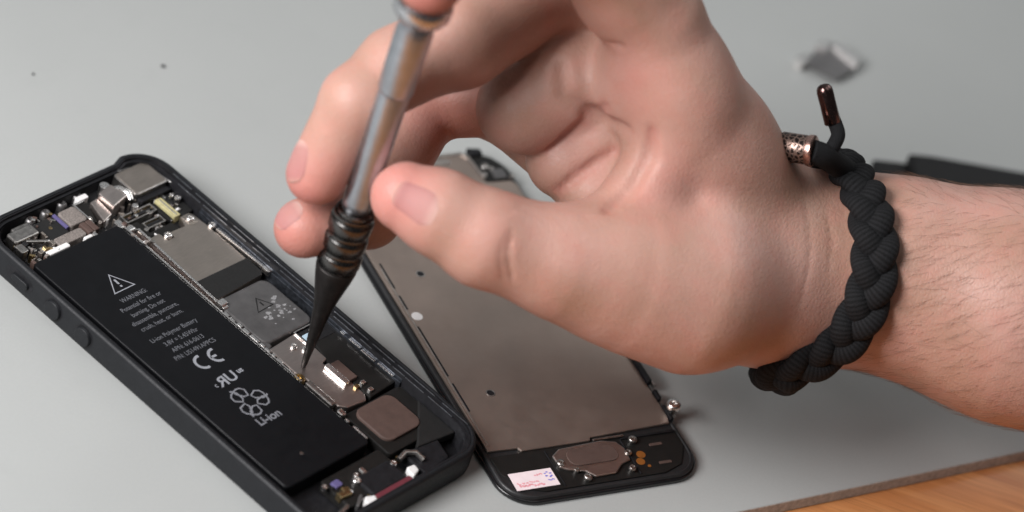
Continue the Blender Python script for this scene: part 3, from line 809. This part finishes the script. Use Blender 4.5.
# long polished rails between battery and board
part("rail", M['silver'], lambda m: m.prism([(4.7, 45.2), (5.35, 45.4), (4.95, 10), (4.95, -20.4), (4.55, -20.4), (4.5, 12)], 4.4, 6.25), bevel=.1)
part("rail", M['silver'], lambda m: m.prism([(7.1, 41.0), (7.75, 41.0), (6.55, 11.2), (5.95, 11.2)], 4.4, 6.4), bevel=.1)
part("rail_clip", M['silver'], lambda m: (m.rbox(5.7, 8.0, 9.0, 11.0, 4.0, 6.9, .4), m.rbox(5.9, 7.6, 8.2, 9.2, 4.0, 6.3, .3)), bevel=.2)
part("rail_clip", M['silver'], lambda m: (m.rbox(3.6, 5.6, 43.2, 46.2, 4.0, 6.5, .6), m.rbox(5.2, 7.4, 41.6, 43.4, 4.0, 6.1, .5)), bevel=.3)
part("bronze_channel", M['brown_foil'], lambda m: m.prism([(5.5, 42), (6.9, 41.5), (5.8, 11.4), (5.1, 11.4)], 3.4, 5.0))
def dashes(m):
    y = 7.5
    for k in range(9):
        l = rnd.uniform(1.0, 3.0); m.rbox(4.75 + rnd.uniform(-.1, .1), 5.5 + rnd.uniform(-.1, .3), y - l, y, 5.2, 6.2 + rnd.uniform(0, .25), .2); y -= l + rnd.uniform(.25, .9)
part("edge_clips", M['silver'], dashes, bevel=.12)
part("flat_bar", M['steel_dull'], lambda m: m.rbox(4.9, 6.7, -30.4, -21.3, 4.6, 6.5, .3), bevel=.5)
part("spring_clip", M['silver'], lambda m: (m.rbox(4.6, 6.2, -34.6, -32.4, 4.6, 6.6, .5), m.rbox(4.6, 5.3, -36.8, -35.3, 4.6, 6.2, .3), m.rbox(4.7, 5.4, -43, -38, 4.6, 5.9, .3)), bevel=.3)

# large shield plate with screws and black sticker
shield = part("shield_plate", M['shield'], lambda m: m.prism([(7.9, 37.2), (11.4, 37.6), (12.0, 34.5), (14.0, 34.5), (14.2, 36.4), (19.3, 36.2), (20.6, 39.4), (24.2, 38.6), (24.6, 33.5), (24.5, 14.2), (24.0, 12.9), (7.2, 11.8), (7.0, 13)], 3.4, 5.7), bevel=.25)
part("sticker", M['sticker_black'], lambda m: m.prism([(7.3, 19.4), (24.6, 19.2), (24.55, 13.6), (23.6, 12.8), (7.3, 11.9)], 5.72, 5.82), shield, .03)
for x, y in ((22.3, 37.4), (12.8, 35.6), (25.5, 32.6)): screw(x, y, 5.9, 1.15)
part("side_strip", M['silver'], lambda m: (m.prism([(25.0, 31.0), (26.0, 31.0), (26.3, 14.0), (25.5, 14.0)], 5.0, 6.4), m.rbox(25.0, 26.8, 11.8, 14.4, 5, 6.7, .5)), bevel=.25)
part("screw_tab", M['shield'], lambda m: m.rbox(20.6, 23.7, 35.6, 39.2, 5.2, 5.86, .7), bevel=.15)

# second shield with warning symbol and rubbed-off print
sh2 = part("shield_cover", M['shield_dark'], lambda m: m.rbox(6.2, 23.6, -6.3, 11.6, 3.4, 5.9, 2.6, 6), bevel=.5)
def blots(m):
    r2 = random.Random(11)
    for k in range(34):
        cx = r2.gauss(18.6, 2.8); cy = r2.gauss(.8, 1.9)
        if not 8 < cx < 22.8: cx = 19.0
        a = r2.uniform(.15, .55); P = []
        if cy > 2.6 and cx < 18.8: cx += 2.4
        for q in range(12):
            t = 2 * PI * q / 12; rr = a * r2.uniform(.6, 1.25); P.append((cx + rr * 1.3 * math.cos(t), cy + rr * math.sin(t)))
        m.prism(P, 5.91, 5.925 + k * .0012)
part("worn_print", surf('worn_white_print', (.225, .225, .23), .7, 0, .4, 1.5), blots, sh2, 0)
mbw = MB()
for P_ in ([(12.9, 3.1), (18.3, 3.3), (16.0, 7.1)],):
    mbw.v += []; mbw.ribbon(P_, .5, 5.97, True)
mbw.ribbon([(15.9, 5.6), (15.9, 4.2)], .45, 5.975)
mbw.build("warning_symbol", M['sticker_black'], sh2)
part("grey_fold", M['shield_dark'], lambda m: m.prism([(6.0, 9), (8.2, 9.4), (8.0, -7), (5.9, -8)], 3.4, 5.5), bevel=.4)

# battery connector bracket and the dark cover next to it
mid = part("bracket_plate", M['bracket'], lambda m: m.prism([(6.2, -7.6), (15.8, -6.9), (15.6, -10), (16.9, -12), (16.6, -17.6), (14.6, -18.2), (14.6, -21), (16.2, -21.6), (15.9, -31.6), (14.6, -33.4), (8.6, -32.6), (6.9, -31), (6.8, -20), (5.9, -18)], 3.4, 5.6), bevel=.3)
part("dark_cover", M['tape'], lambda m: m.prism([(16.0, -18.5), (18.8, -7.6), (26.6, -7.2), (27.0, -32.5), (16.4, -33.2)], 3.4, 5.5), bevel=.4)
part("lcd_frame", M['silver'], lambda m: (m.box(15.7, 26.0, -6.95, -6.65, 5.0, 5.95), m.box(15.6, 16.0, -12.5, -6.7, 5.0, 5.95)), bevel=.05)
part("blue_label", M['label_blue'], lambda m: m.rbox(16.6, 19.4, -11.6, -8.6, 5.5, 5.72, .3), bevel=.02)
part("black_connector", M['pcb'], lambda m: m.rbox(16.2, 25.5, -12.0, -7.3, 3.4, 5.62, .4), bevel=.15)
part("white_mark", M['white_plastic'], lambda m: m.rbox(19.8, 22.6, -8.4, -7.9, 5.5, 5.7, .1), bevel=0)
for x, y in ((12.2, -10.3), (13.9, -12.6)): screw(x, y, 5.8, .95)
part("screw_boss", M['gold'], lambda m: m.lathe([(1.6, 4.0), (1.6, 5.7), (1.2, 6.2), (.7, 6.2), (.6, 5.6)], (5.3, -19.0, 0), n=20), bevel=0, smooth=True)
part("flex_connector", M['silver'], lambda m: m.rbox(13.3, 14.9, -27.2, -19.6, 5.6, 6.7, .3), bevel=.25)
part("flex_cover", M['brown_foil'], lambda m: m.rbox(14.9, 18.0, -26.8, -19.9, 5.4, 6.5, .3), bevel=.25)
for x, y in ((15.6, -28.9), (18.0, -28.7), (17.9, -31.5)):
    part("contact", M['gold' if x < 16 else 'silver'], lambda m: m.rbox(x - .7, x + .7, y - .6, y + .6, 5.3, 6.3, .3), bevel=.2)
def right_edge(m):
    for (y0, y1, w) in ((-13, -14.4, .5), (-16, -20, .35), (-20.5, -25.2, .8), (-26, -31.5, .4)):
        m.rbox(25.95 - w * .6, 26.3, y1, y0, 6.15, 6.5, .1)
part("shield_edge", M['silver'], right_edge, bevel=.15)

# loudspeaker and bottom of the housing
part("speaker_cover", M['brown_foil'], lambda m: m.rbox(8.6, 21.6, -46.6, -34.4, 3.0, 5.7, 2.6, 7), bevel=.3)
part("speaker_surround", M['tape'], lambda m: m.rbox(6.6, 26.4, -49.5, -33.6, 1.6, 4.9, 1.2), bevel=.3)
part("antenna_cover", M['sticker_black'], lambda m: m.prism([(19.5, -46.5), (26.4, -40), (26.3, -53), (14, -51.5)], 3, 5.4), bevel=.4)
part("dock_housing", M['tape'], lambda m: m.rbox(-14.5, 6.0, -56.5, -46.2, 1.6, 4.6, 1.0), bevel=.4)
part("dock_connector", M['case_in'], lambda m: m.rbox(-7.2, 4.6, -57.3, -50.5, 3.5, 5.5, 1.0), bevel=.5)
part("red_film", M['red'], lambda m: m.rbox(-7.0, 5.2, -58.6, -57.2, 3, 5.5, .3), bevel=.15)
part("white_gasket", M['white_plastic'], lambda m: m.prism([(-11.0, -60.2), (-8.4, -60.0), (-7.4, -57.6), (-9.8, -56.6), (-11.2, -57.6)], 3, 6.1), bevel=.4)
part("white_gasket", M['white_plastic'], lambda m: m.prism([(5.6, -58.4), (8.2, -57.6), (8.6, -55.6), (6.2, -55.2), (5.4, -56.4)], 3, 6.1), bevel=.4)
part("gold_bracket", M['gold'], lambda m: m.prism([(-14.9, -53.6), (-11.2, -54.0), (-10.5, -51.6), (-12.4, -50.8), (-12.8, -52.2), (-14.6, -51.6)], 3.4, 5.6), bevel=.3)
part("violet_flex", M['violet'], lambda m: m.rbox(-13.2, -10.6, -50.4, -48.2, 3.4, 5.2, .5), bevel=.3)
for x, y, r in ((-15.8, -48.8, .8), (-7.2, -51.4, 1.15), (-6.2, -50.1, .7), (4.8, -52.2, .9), (9.8, -51.5, .8)): screw(x, y, 5.4, r)
part("microphone_flex", M['steel_dull'], lambda m: m.box(-19.6, -14.4, -57.0, -55.8, 3.5, 5.2, .25), bevel=.35)
part("brace", M['shield_dark'], lambda m: (m.box(-13.5, -9.2, -56.8, -56.0, 3.5, 5.4, .55), m.box(-11.4, -7.4, -57.4, -56.4, 3.5, 5.2, -.7)), bevel=.25)
part("flex_loop", M['steel_dull'], lambda m: m.tube([(7.0, -52.0, 5.2), (9.5, -51.6, 6.0), (11.6, -53.0, 6.1), (12.2, -55.4, 5.4)], .75, n=10), bevel=0, smooth=True)
part("bottom_cover", M['case_in'], lambda m: m.prism([(9.6, -50.5), (21, -52), (19, -58), (9.4, -59)], 2, 5.0), bevel=.5)

# camera corner and upper connectors
cam_unit = part("camera_module", M['steel_dull'], lambda m: m.rbox(14.6, 25.6, 49.6, 58.4, 3.2, 7.6, .8), bevel=.3)
part("cover_plate", M['shield'], lambda m: m.rbox(14.9, 25.3, 49.9, 58.1, 7.55, 7.75, .7), cam_unit, .08)
part("module_flex", M['case_in'], lambda m: m.prism([(15.0, 49.7), (25.2, 49.7), (25.8, 47.9), (15.6, 47.9)], 3.2, 6.2), cam_unit, .3)
part("metal_can", M['bracket'], lambda m: m.prism([(6.4, 55.0), (11.4, 56.0), (12.2, 50.6), (6.4, 49.2)], 3.4, 7.8), bevel=.3)
part("can_flap", M['bracket'], lambda m: m.prism([(1.8, 47.4), (5.6, 48.6), (6.3, 55.0), (3.6, 54.6)], 3.2, 6.2, 0), bevel=.25)
part("coiled_cable", M['silver'], lambda m: m.tube([(10.8, 55.0, 6.6), (12.6, 54.0, 7.2), (13.8, 51.8, 7.0), (13.2, 49.8, 6.2)], .95, n=10), bevel=0, smooth=True)
part("nut", M['silver'], lambda m: (m.cyl(10.6, 57.0, 4, 7.0, 1.35, 12), m.cyl(13.0, 48.0, 3.4, 6.2, .9, 12)), bevel=.2)
def socket(x0, x1, y0, y1, n):
    b = part("connector", M['steel_dull'], lambda m: (m.box(x0, x1, y0, y0 + .4, 3.4, 5.6), m.box(x0, x1, y1 - .4, y1, 3.4, 5.6), m.box(x0, x0 + .4, y0 + .41, y1 - .41, 3.4, 5.59), m.box(x1 - .4, x1, y0 + .41, y1 - .41, 3.4, 5.59)), bevel=.06)
    part("core", M['pcb'], lambda m: m.box(x0 + .9, x1 - .9, (y0 + y1) / 2 - .4, (y0 + y1) / 2 + .4, 3.4, 5.3), b, .05)
    def pins(m):
        for k in range(n):
            xx = x0 + 1 + (x1 - x0 - 2) * k / (n - 1)
            m.box(xx - .13, xx + .13, y0 + .42, y1 - .42, 3.4, 4.6)
    part("pins", M['gold'], pins, b, 0)
socket(7.2, 17.4, 44.4, 47.2, 16); socket(10.4, 16.6, 40.2, 42.6, 10)
part("yellow_connector", M['yellow'], lambda m: m.rbox(19.2, 21.4, 39.9, 47.3, 3.4, 5.7, .3), bevel=.2)
part("contact_strip", M['silver'], lambda m: m.rbox(20.1, 20.5, 40.4, 46.8, 5.7, 5.82, .1), bevel=0)
part("flex_block", M['tape'], lambda m: (m.rbox(9.0, 18.0, 36.6, 39.4, 3.3, 5.0, .4), m.rbox(17.6, 18.9, 40.0, 47.0, 3.3, 5.2, .4), m.rbox(8.0, 10.0, 38.0, 43.8, 3.3, 5.4, .4)), bevel=.2)
part("flex_tape", M['sticker_black'], lambda m: m.prism([(21.9, 48.5), (26.2, 47.2), (26.1, 40.0), (22.1, 39.6)], 3, 5.0), bevel=.3)
for x, y, r in ((24.4, 44.4, .9), (23.6, 46.0, .6), (24.6, 53.9, .6), (22.6, 58.6, .8), (18.4, 59.6, .65)): screw(x, y, 6.2, r)
part("corner_edge", M['silver'], lambda m: m.tube([(17.0, 59.2, 7.0), (20.6, 58.6, 7.1), (23.8, 56.6, 7.1), (25.8, 53.4, 7.05), (26.4, 49.0, 7.0)], .16, n=6), bevel=0, smooth=True)

# upper left: audio socket, chips, foam and screws
for k, (x, y) in enumerate(((-13.2, 58.0), (-8.0, 58.2), (-2.2, 58.6), (3.2, 58.9))):
    part("contact_spring", M['shield_dark'], lambda m: m.lathe([(1.35, 2.2), (1.4, 4.6), (1.2, 5.4), (.8, 5.6), (.6, 5.1), (.45, 5.1)], (x, y, 0), n=16), bevel=0, smooth=True)
part("audio_socket", M['steel_dull'], lambda m: (m.rbox(-23.4, -15.4, 52.4, 56.2, 3, 6.6, .8), m.rbox(-20.6, -15.0, 56.0, 57.6, 3, 5.9, .5)), bevel=.4)
part("socket_arm", M['steel_dull'], lambda m: (m.box(-20.6, -15.0, 50.4, 51.2, 5.2, 6.2, -.5), m.rbox(-24.2, -22.0, 49.0, 52.0, 3, 6.3, .5)), bevel=.2)
part("dark_flex", M['sticker_black'], lambda m: m.rbox(-14.6, -7.6, 48.6, 56.4, 3, 5.2, .6), bevel=.2)
part("violet_flex", M['violet'], lambda m: m.box(-7.6, -6.7, 51.0, 56.4, 3, 5.6), bevel=.15)
part("foam_pad", M['mesh'], lambda m: m.rbox(-6.2, -.6, 50.6, 56.2, 3, 5.8, .9), bevel=.3)
part("foam_pad", M['mesh'], lambda m: m.rbox(-13.6, -4.4, 46.6, 49.6, 3, 5.6, .8), bevel=.3)
part("tan_connector", M['brown_foil'], lambda m: (m.rbox(-4.2, -2.6, 46.4, 50.2, 3, 6.0, .2), m.rbox(-2.3, -.7, 46.4, 50.2, 3, 6.0, .2)), bevel=.15)
part("white_pad", M['white_plastic'], lambda m: m.rbox(1.6, 5.2, 56.6, 58.2, 3, 5.8, .4), bevel=.2)
part("white_pad", M['white_plastic'], lambda m: (m.rbox(-18.6, -11.2, 45.4, 47.0, 3, 5.8, .5), m.rbox(-6.4, -3.8, 45.2, 46.2, 3, 5.8, .3)), bevel=.3)
part("gold_dot", M['gold'], lambda m: m.cyl(-10.9, 53.2, 4.6, 5.35, .5, 12), bevel=.05)
part("black_flap", M['tape'], lambda m: m.prism([(-.2, 57.2), (5.4, 55.2), (3.2, 53.8), (1.4, 49.2), (-.4, 50)], 3, 5.0), bevel=.2)
part("lever", M['silver'], lambda m: (m.box(-.4, .1, 49.6, 56.8, 4.8, 5.6), m.box(.1, 3.4, 56.2, 56.7, 4.8, 5.59)), bevel=.1)
def crumbs(n, x0, x1, y0, y1, seed, zt):
    r3 = random.Random(seed)
    for k in range(n):
        w, l = r3.uniform(.3, 1.1), r3.uniform(.3, 1.6); x, y = r3.uniform(x0, x1), r3.uniform(y0, y1)
        mt = r3.choice(['steel_dull', 'steel_dull', 'silver', 'silver', 'pcb', 'white_plastic', 'brown_foil', 'gold', 'shield', 'mesh'])
        z = zt + r3.uniform(-.4, .6); a = r3.choice([0, 0, .2, PI / 4])
        part("chip", M[mt], lambda m: m.box(x - w / 2, x + w / 2, y - l / 2, y + l / 2, 3.0, z, a), bevel=.1)
crumbs(34, -24.2, -14, 45.6, 52.5, 1, 5.6)
crumbs(26, -4, 13.5, 44.8, 51, 2, 5.5)
crumbs(18, 8, 18.5, 37.5, 43.5, 4, 5.0)
crumbs(14, 13, 26, 43, 50, 9, 5.2)
crumbs(10, -14, 4, 54, 58.5, 8, 5.6)
crumbs(9, 4.4, 8.4, 34, 44, 12, 6.3)
crumbs(10, 22, 26.5, 40, 52, 5, 5.6)
crumbs(16, -16, 11, -58.5, -47.5, 6, 4.9)

# -------------------------------------------------- detached screen assembly
SCR_RZ = math.radians(38.88)
screen = empty("phone_screen", (61.06, 46.77, 0), SCR_RZ)
tag(screen, "detached phone screen lying face down with bare metal back plate", "screen panel")
mb = MB(); mb.add(*loft_rim([(.5, 0.0), (.1, .25), (0, .6), (0, 1.1), (.2, 1.35), (.6, 1.4)], 28.3, 60.7, 9.0, 10))
mb.build("front_glass", M['glass'], screen, smooth=True)
mb = MB(); mb.add(*loft_rim([(.7, 1.38), (.75, 2.0), (1.0, 2.3), (1.6, 2.35), (1.8, 2.1)], 28.3, 60.7, 8.6, 10))
mb.build("frame", M['lip'], screen, smooth=True)
plate_poly = [(-26.2, -43.6), (-18, -43.9), (-17.4, -45.0), (2.0, -45.0), (2.6, -44.0), (26.0, -43.2), (26.6, -41), (26.8, 47.0), (25.6, 48.6), (18.9, 48.8), (18.0, 50.0), (17.2, 58.8), (16.0, 60.2), (-15, 60.2), (-17, 58), (-18, 49), (-25.6, 48.6), (-26.4, 47)]
plate = part("back_plate", M['plate'], lambda m: m.prism(plate_poly, 2.1, 2.85), screen, .22)
part("plate_border", M['plate_edge'], lambda m: m.box(-25.5, -25.05, -42, 22.0, 2.8, 3.05), screen, .1)
part("plate_border", M['plate_edge'], lambda m: (m.prism([(-14, 60.6), (16.6, 60.9), (18.0, 58.6), (18.9, 50.2), (18.2, 50.0), (17.3, 58.2), (16.0, 59.9), (-14, 59.7)], 2.6, 3.2)), screen, .1)
def slots(m):
    for (y0, y1) in ((14.6, 24.0), (6.8, 12.0), (-17.5, .6), (-30, -20)):
        m.rbox(-24.95, -24.45, y0, y1, 2.83, 2.9, .2)
part("slots", M['case_in'], slots, plate, 0)
part("round_pad", M['white_plastic'], lambda m: m.cyl(-23.3, 4.1, 2.8, 2.95, 1.45, 28), plate, .03)
for x, y in ((-15.5, 18.6), (-16.3, -24.9), (14, 20)):
    h = part("hole_rim", M['steel_dull'], lambda m: m.lathe([(1.25, 2.8), (1.2, 2.93), (.95, 2.94), (.9, 2.82)], (x, y, 0), n=28), plate, 0, True)
    part("hole", M['case_in'], lambda m: m.cyl(x, y, 2.8, 2.88, 1.0, 24), h, 0)
# bottom black panel with home key bracket, label, copper pads
part("lower_panel", M['tape'], lambda m: m.prism([(-26.4, -45.2), (26.4, -45.0), (26.2, -51), (22.6, -56.6), (17, -58.6), (-17, -58.6), (-22.6, -56.6), (-26.2, -51)], 2.0, 2.5), screen, .2)
home = part("home_key_bracket", M['bracket'], lambda m: m.prism([(-10.6, -48.4), (-8.0, -46.6), (-1.4, -46.2), (4.4, -45.9), (8.2, -47.0), (9.4, -49.4), (9.2, -53.4), (6.2, -54.4), (3.4, -56.8), (-2.6, -57.0), (-4.4, -54.8), (-8.6, -53.6), (-10.4, -52.4)], 2.5, 3.3), screen, .25)
part("key_bulge", M['brown_foil'], lambda m: m.rbox(-7.2, 6.8, -53.0, -47.4, 3.28, 3.5, 2.4), home, .15)
part("paper_label", M['label_pink'], lambda m: m.prism([(-24.6, -57.3), (-12.6, -57.3), (-12.6, -51.6), (-24.5, -51.6)], 2.5, 2.64), screen, .02)
def scribble(m, x0, x1, yy, w, seed, z):
    r5 = random.Random(seed); x = x0
    while x < x1:
        l = r5.uniform(.35, .95); m.ribbon([(x, yy + r5.uniform(-.3, .3)), (x + l / 2, yy + r5.uniform(-.45, .45)), (x + l, yy + r5.uniform(-.3, .3))], w, z); x += l + r5.uniform(.1, .4)
part("red_print", M['ink_red'], lambda m: (scribble(m, -23.4, -17, -56.2, .55, 1, 2.66), scribble(m, -23.6, -17.8, -55.2, .4, 2, 2.665), scribble(m, -18, -15.8, -53.2, .35, 3, 2.66)), screen, 0)
part("blue_print", M['ink_blue'], lambda m: (scribble(m, -15.2, -13.2, -53.0, .4, 4, 2.66), scribble(m, -15.2, -13.3, -54.2, .45, 5, 2.665), scribble(m, -15.0, -13.5, -55.4, .35, 6, 2.67)), screen, 0)
for x, y, r in ((13.2, -51.8, 1.2), (12.0, -54.0, 1.15), (13.6, -55.8, .45)):
    part("copper_pad", M['orange'], lambda m: m.cyl(x, y, 2.48, 2.62, r, 20), screen, .03)
for x, y, r in ((13.0, -47.2, 1.15), (9.6, -51.2, .95), (8.2, -56.3, .95), (-4.8, -56.9, 1.1), (-9.6, -51.2, 1.15), (-6.6, -54.2, .7)): screw(x, y, 3.3, r, 'steel_dull', screen)
for x, y in ((18.8, -49.2), (18.4, -55.4)):
    part("terminal", M['brown_foil'], lambda m: m.rbox(x - 1.8, x + 1.8, y - .45, y + .45, 2.48, 2.66, .3), screen, .05)
part("panel_seams", M['case_in'], lambda m: (m.box(9.9, 10.3, -58.0, -46, 2.5, 2.75), m.box(-11.6, -11.2, -58, -46, 2.5, 2.7), m.box(10.3, 26, -46.2, -45.7, 2.5, 2.9)), screen, .08)
part("panel_rail", M['steel_dull'], lambda m: m.box(2.6, 11.4, -45.5, -44.9, 2.7, 3.2), screen, .12)
# right edge tabs, raised screw, top corner
part("edge_tab", M['case_in'], lambda m: (m.rbox(26.8, 28.0, -29.4, -13.0, 2.2, 3.9, .4), m.rbox(26.8, 27.8, -35.4, -32.0, 2.2, 3.6, .4), m.rbox(26.6, 27.7, -42.4, -37.4, 2.2, 3.4, .3)), screen, .2)
part("tab_edge", M['steel_dull'], lambda m: m.rbox(28.0, 28.5, -30.5, -13.5, 2.2, 3.3, .2), screen, .15)
part("standoff", M['silver'], lambda m: m.lathe([(1.5, 2.0), (1.55, 4.0), (1.9, 4.4), (1.9, 5.4), (1.4, 5.9), (.8, 5.9), (.7, 5.2)], (28.5, -39.6, 0), n=20), screen, 0, True)
part("top_corner_cover", M['tape'], lambda m: m.prism([(18.2, 60.3), (20.5, 60.2), (24.4, 57.6), (26.6, 53.6), (27.0, 49.0), (19.2, 49.0), (18.2, 52)], 2.2, 3.0), screen, .25)
part("corner_block", M['case_in'], lambda m: m.prism([(18.2, 61.4), (22.0, 60.6), (21.8, 58.4), (18.4, 58.8)], 2.2, 4.0), screen, .3)
part("sensor_can", M['shield_dark'], lambda m: m.rbox(21.4, 25.2, 49.4, 52.8, 2.6, 3.5, .6), screen, .2)
for x, y, r in ((20.6, 54.4, 1.3), (18.9, 51.4, 1.0), (26.4, 49.6, .8), (22.0, 53.2, .7)): screw(x, y, 3.2, r * .85, 'steel_dull', screen)
part("speaker_slot", M['plate_edge'], lambda m: m.rbox(-4, 12, 57, 59, 2.8, 3.1, .8), screen, .1)

# ------------------------------------------------------ loose things and table
brk = empty("metal_bracket", (124.0, 207.1, 0), math.radians(-6))
tag(brk, "small bent metal shield bracket lying alone on the grey mat", "bracket")
BK = {'plate': [(-8.32, -9.4), (-7.42, -5.94), (-5.01, -4.64), (-4.72, 1.14), (-3.29, 5.05), (-0.86, 5.23), (7.77, 2.93), (8.22, -1.16), (4.04, -10.94)], 'tabs': [[(-8.89, -10.64), (-8.12, -6.73), (-5.47, -7.46), (-6.25, -11.36)], [(-5.56, -0.3), (-4.51, 3.86), (-1.59, 3.31), (-2.38, -0.65)], [(-0.83, 2.78), (0.1, 6.29), (7.82, 2.73), (7.63, -1.29)]]}
part("bent_plate", M['shield_dark'], lambda m: m.prism(BK['plate'], 1.6, 2.1), brk, .12)
for P in BK['tabs']:
    part("bent_tab", M['silver'], lambda m: m.prism(P, .1, 2.9), brk, .2)

tool = empty("pry_bar", (150.6, 162.4, 0), 0.2718)
tag(tool, "flat black tool lying on the mat behind the forearm", "tool")
part("blade", M['nylon'], lambda m: m.prism([(-9, -5.5), (2, -7), (2, 4.2), (-8, 3.2)], .3, 4.0), tool, .8)
part("handle", M['nylon'], lambda m: m.prism([(1.8, -8), (110, -9), (110, 7), (9, 6.4), (1.8, 5.6)], .1, 6.5), tool, 1.2)

E0 = np.array((131.6, 10.0)); ED = np.array((66.9, 59.3)); ED = ED / np.linalg.norm(ED); EN = np.array((-ED[1], ED[0]))
mat_poly = [tuple(E0 + ED * a + EN * b) for a, b in ((-520, 0), (620, 0), (620, 900), (-520, 900))]
wm = MB(); wm.prism(mat_poly, -3.6, 0.0, .4)
work_mat = wm.build("work_mat", M['mat'], None, bevel=.35, seg=2)
tag(work_mat, "large pale grey work mat with a straight edge covering the wooden table", "mat")
work_mat.data.materials.append(M['mat_edge'])
for p in work_mat.data.polygons:
    if abs(p.normal.z) < .9: p.material_index = 1
mb = MB(); mb.prism([tuple(E0 + ED * a + EN * b) for a, b in ((-540, -170), (640, -170), (640, 910), (-540, 910))], -30, -3.604)
o = mb.build("table_top", M['wood'], None, bevel=1.0); tag(o, "orange brown wooden table top under the grey mat", "table", kind="structure")

for (x, y, r, s) in ((-45.6, 99.9, .55, 1), (-74.9, 78.3, .3, 2)):
    r9 = random.Random(s); mb = MB()
    mb.lathe([(r * .5, 0), (r, .15), (r * .9, .4), (r * .3, .6)], (0, 0, 0), n=9)
    mb.v = [(a * r9.uniform(.8, 1.2), b * r9.uniform(.8, 1.2), c) for a, b, c in mb.v]
    o = mb.build("crumb", M['nylon'], None, smooth=True); o.location = (x * MM, y * MM, .0001)
    tag(o, "tiny dark crumb on the mat beyond the top edge of the open phone" if s == 1 else "tiniest dark speck of dirt near the far left of the mat", "crumb")

# --------------------------------------------------------------- light, camera
w = bpy.data.worlds.new("World"); SC.world = w; w.use_nodes = True
wn = w.node_tree; bg = wn.nodes["Background"]
# a dim room, with an added glow at the back for metal to reflect
tc = wn.nodes.new("ShaderNodeTexCoord"); dp = wn.nodes.new("ShaderNodeVectorMath"); dp.operation = 'DOT_PRODUCT'
dp.inputs[1].default_value = Vector((-.12, .78, .60)).normalized()
wn.links.new(tc.outputs["Generated"], dp.inputs[0])
wn.links.new(mrange(wn, dp.outputs["Value"], .45, .97, 0.06, 0.26), bg.inputs[1])
bg.inputs[0].default_value = (.95, .975, 1.0, 1)
def area(name, loc, target, sx, sy, power, col):
    l = bpy.data.lights.new(name, 'AREA'); l.shape = 'RECTANGLE'; l.size = sx * MM; l.size_y = sy * MM
    l.energy = power; l.color = col
    o = link(bpy.data.objects.new(name, l)); o.location = Vector(loc) * MM
    o.rotation_euler = (Vector(target) - Vector(loc)).to_track_quat('-Z', 'Y').to_euler()
    return o
area("window_light", (-430, -400, 520), (40, 20, 30), 460, 400, 11.9, (1.0, .98, .985))
area("overhead_fill", (330, 60, 1150), (130, 60, 0), 700, 700, 1.6, (1.0, .99, .97))  # weak overhead fill, added to lift the right side of the mat
area("far_fill", (520, 760, 760), (160, 120, 0), 600, 500, 2.2, (.98, 1.0, 1.0))  # fill added at far right to brighten the distant mat
cd = bpy.data.cameras.new("Camera"); cam = link(bpy.data.objects.new("Camera", cd))
R_ = Vector((0.941729, 0.210118, 0.262671)); U_ = Vector((-0.336371, 0.588261, 0.735393)); F_ = Vector((0.0, 0.780897, -0.62466))
cam.matrix_world = Matrix.Translation(Vector((57.61, -721.94, 637.03)) * MM) @ Matrix((R_, U_, -F_)).transposed().to_4x4()
cd.sensor_width = 36; cd.lens = 138.971; cd.clip_start = .02; cd.clip_end = 20
cd.dof.use_dof = True; cd.dof.focus_distance = 0.9635; cd.dof.aperture_fstop = 8
SC.camera = cam
SC.render.engine = 'CYCLES'
SC.view_settings.view_transform = 'Standard'; SC.view_settings.look = 'None'; SC.view_settings.gamma = 1
SC.view_settings.exposure = 0.0
SC.cycles.use_denoising = True
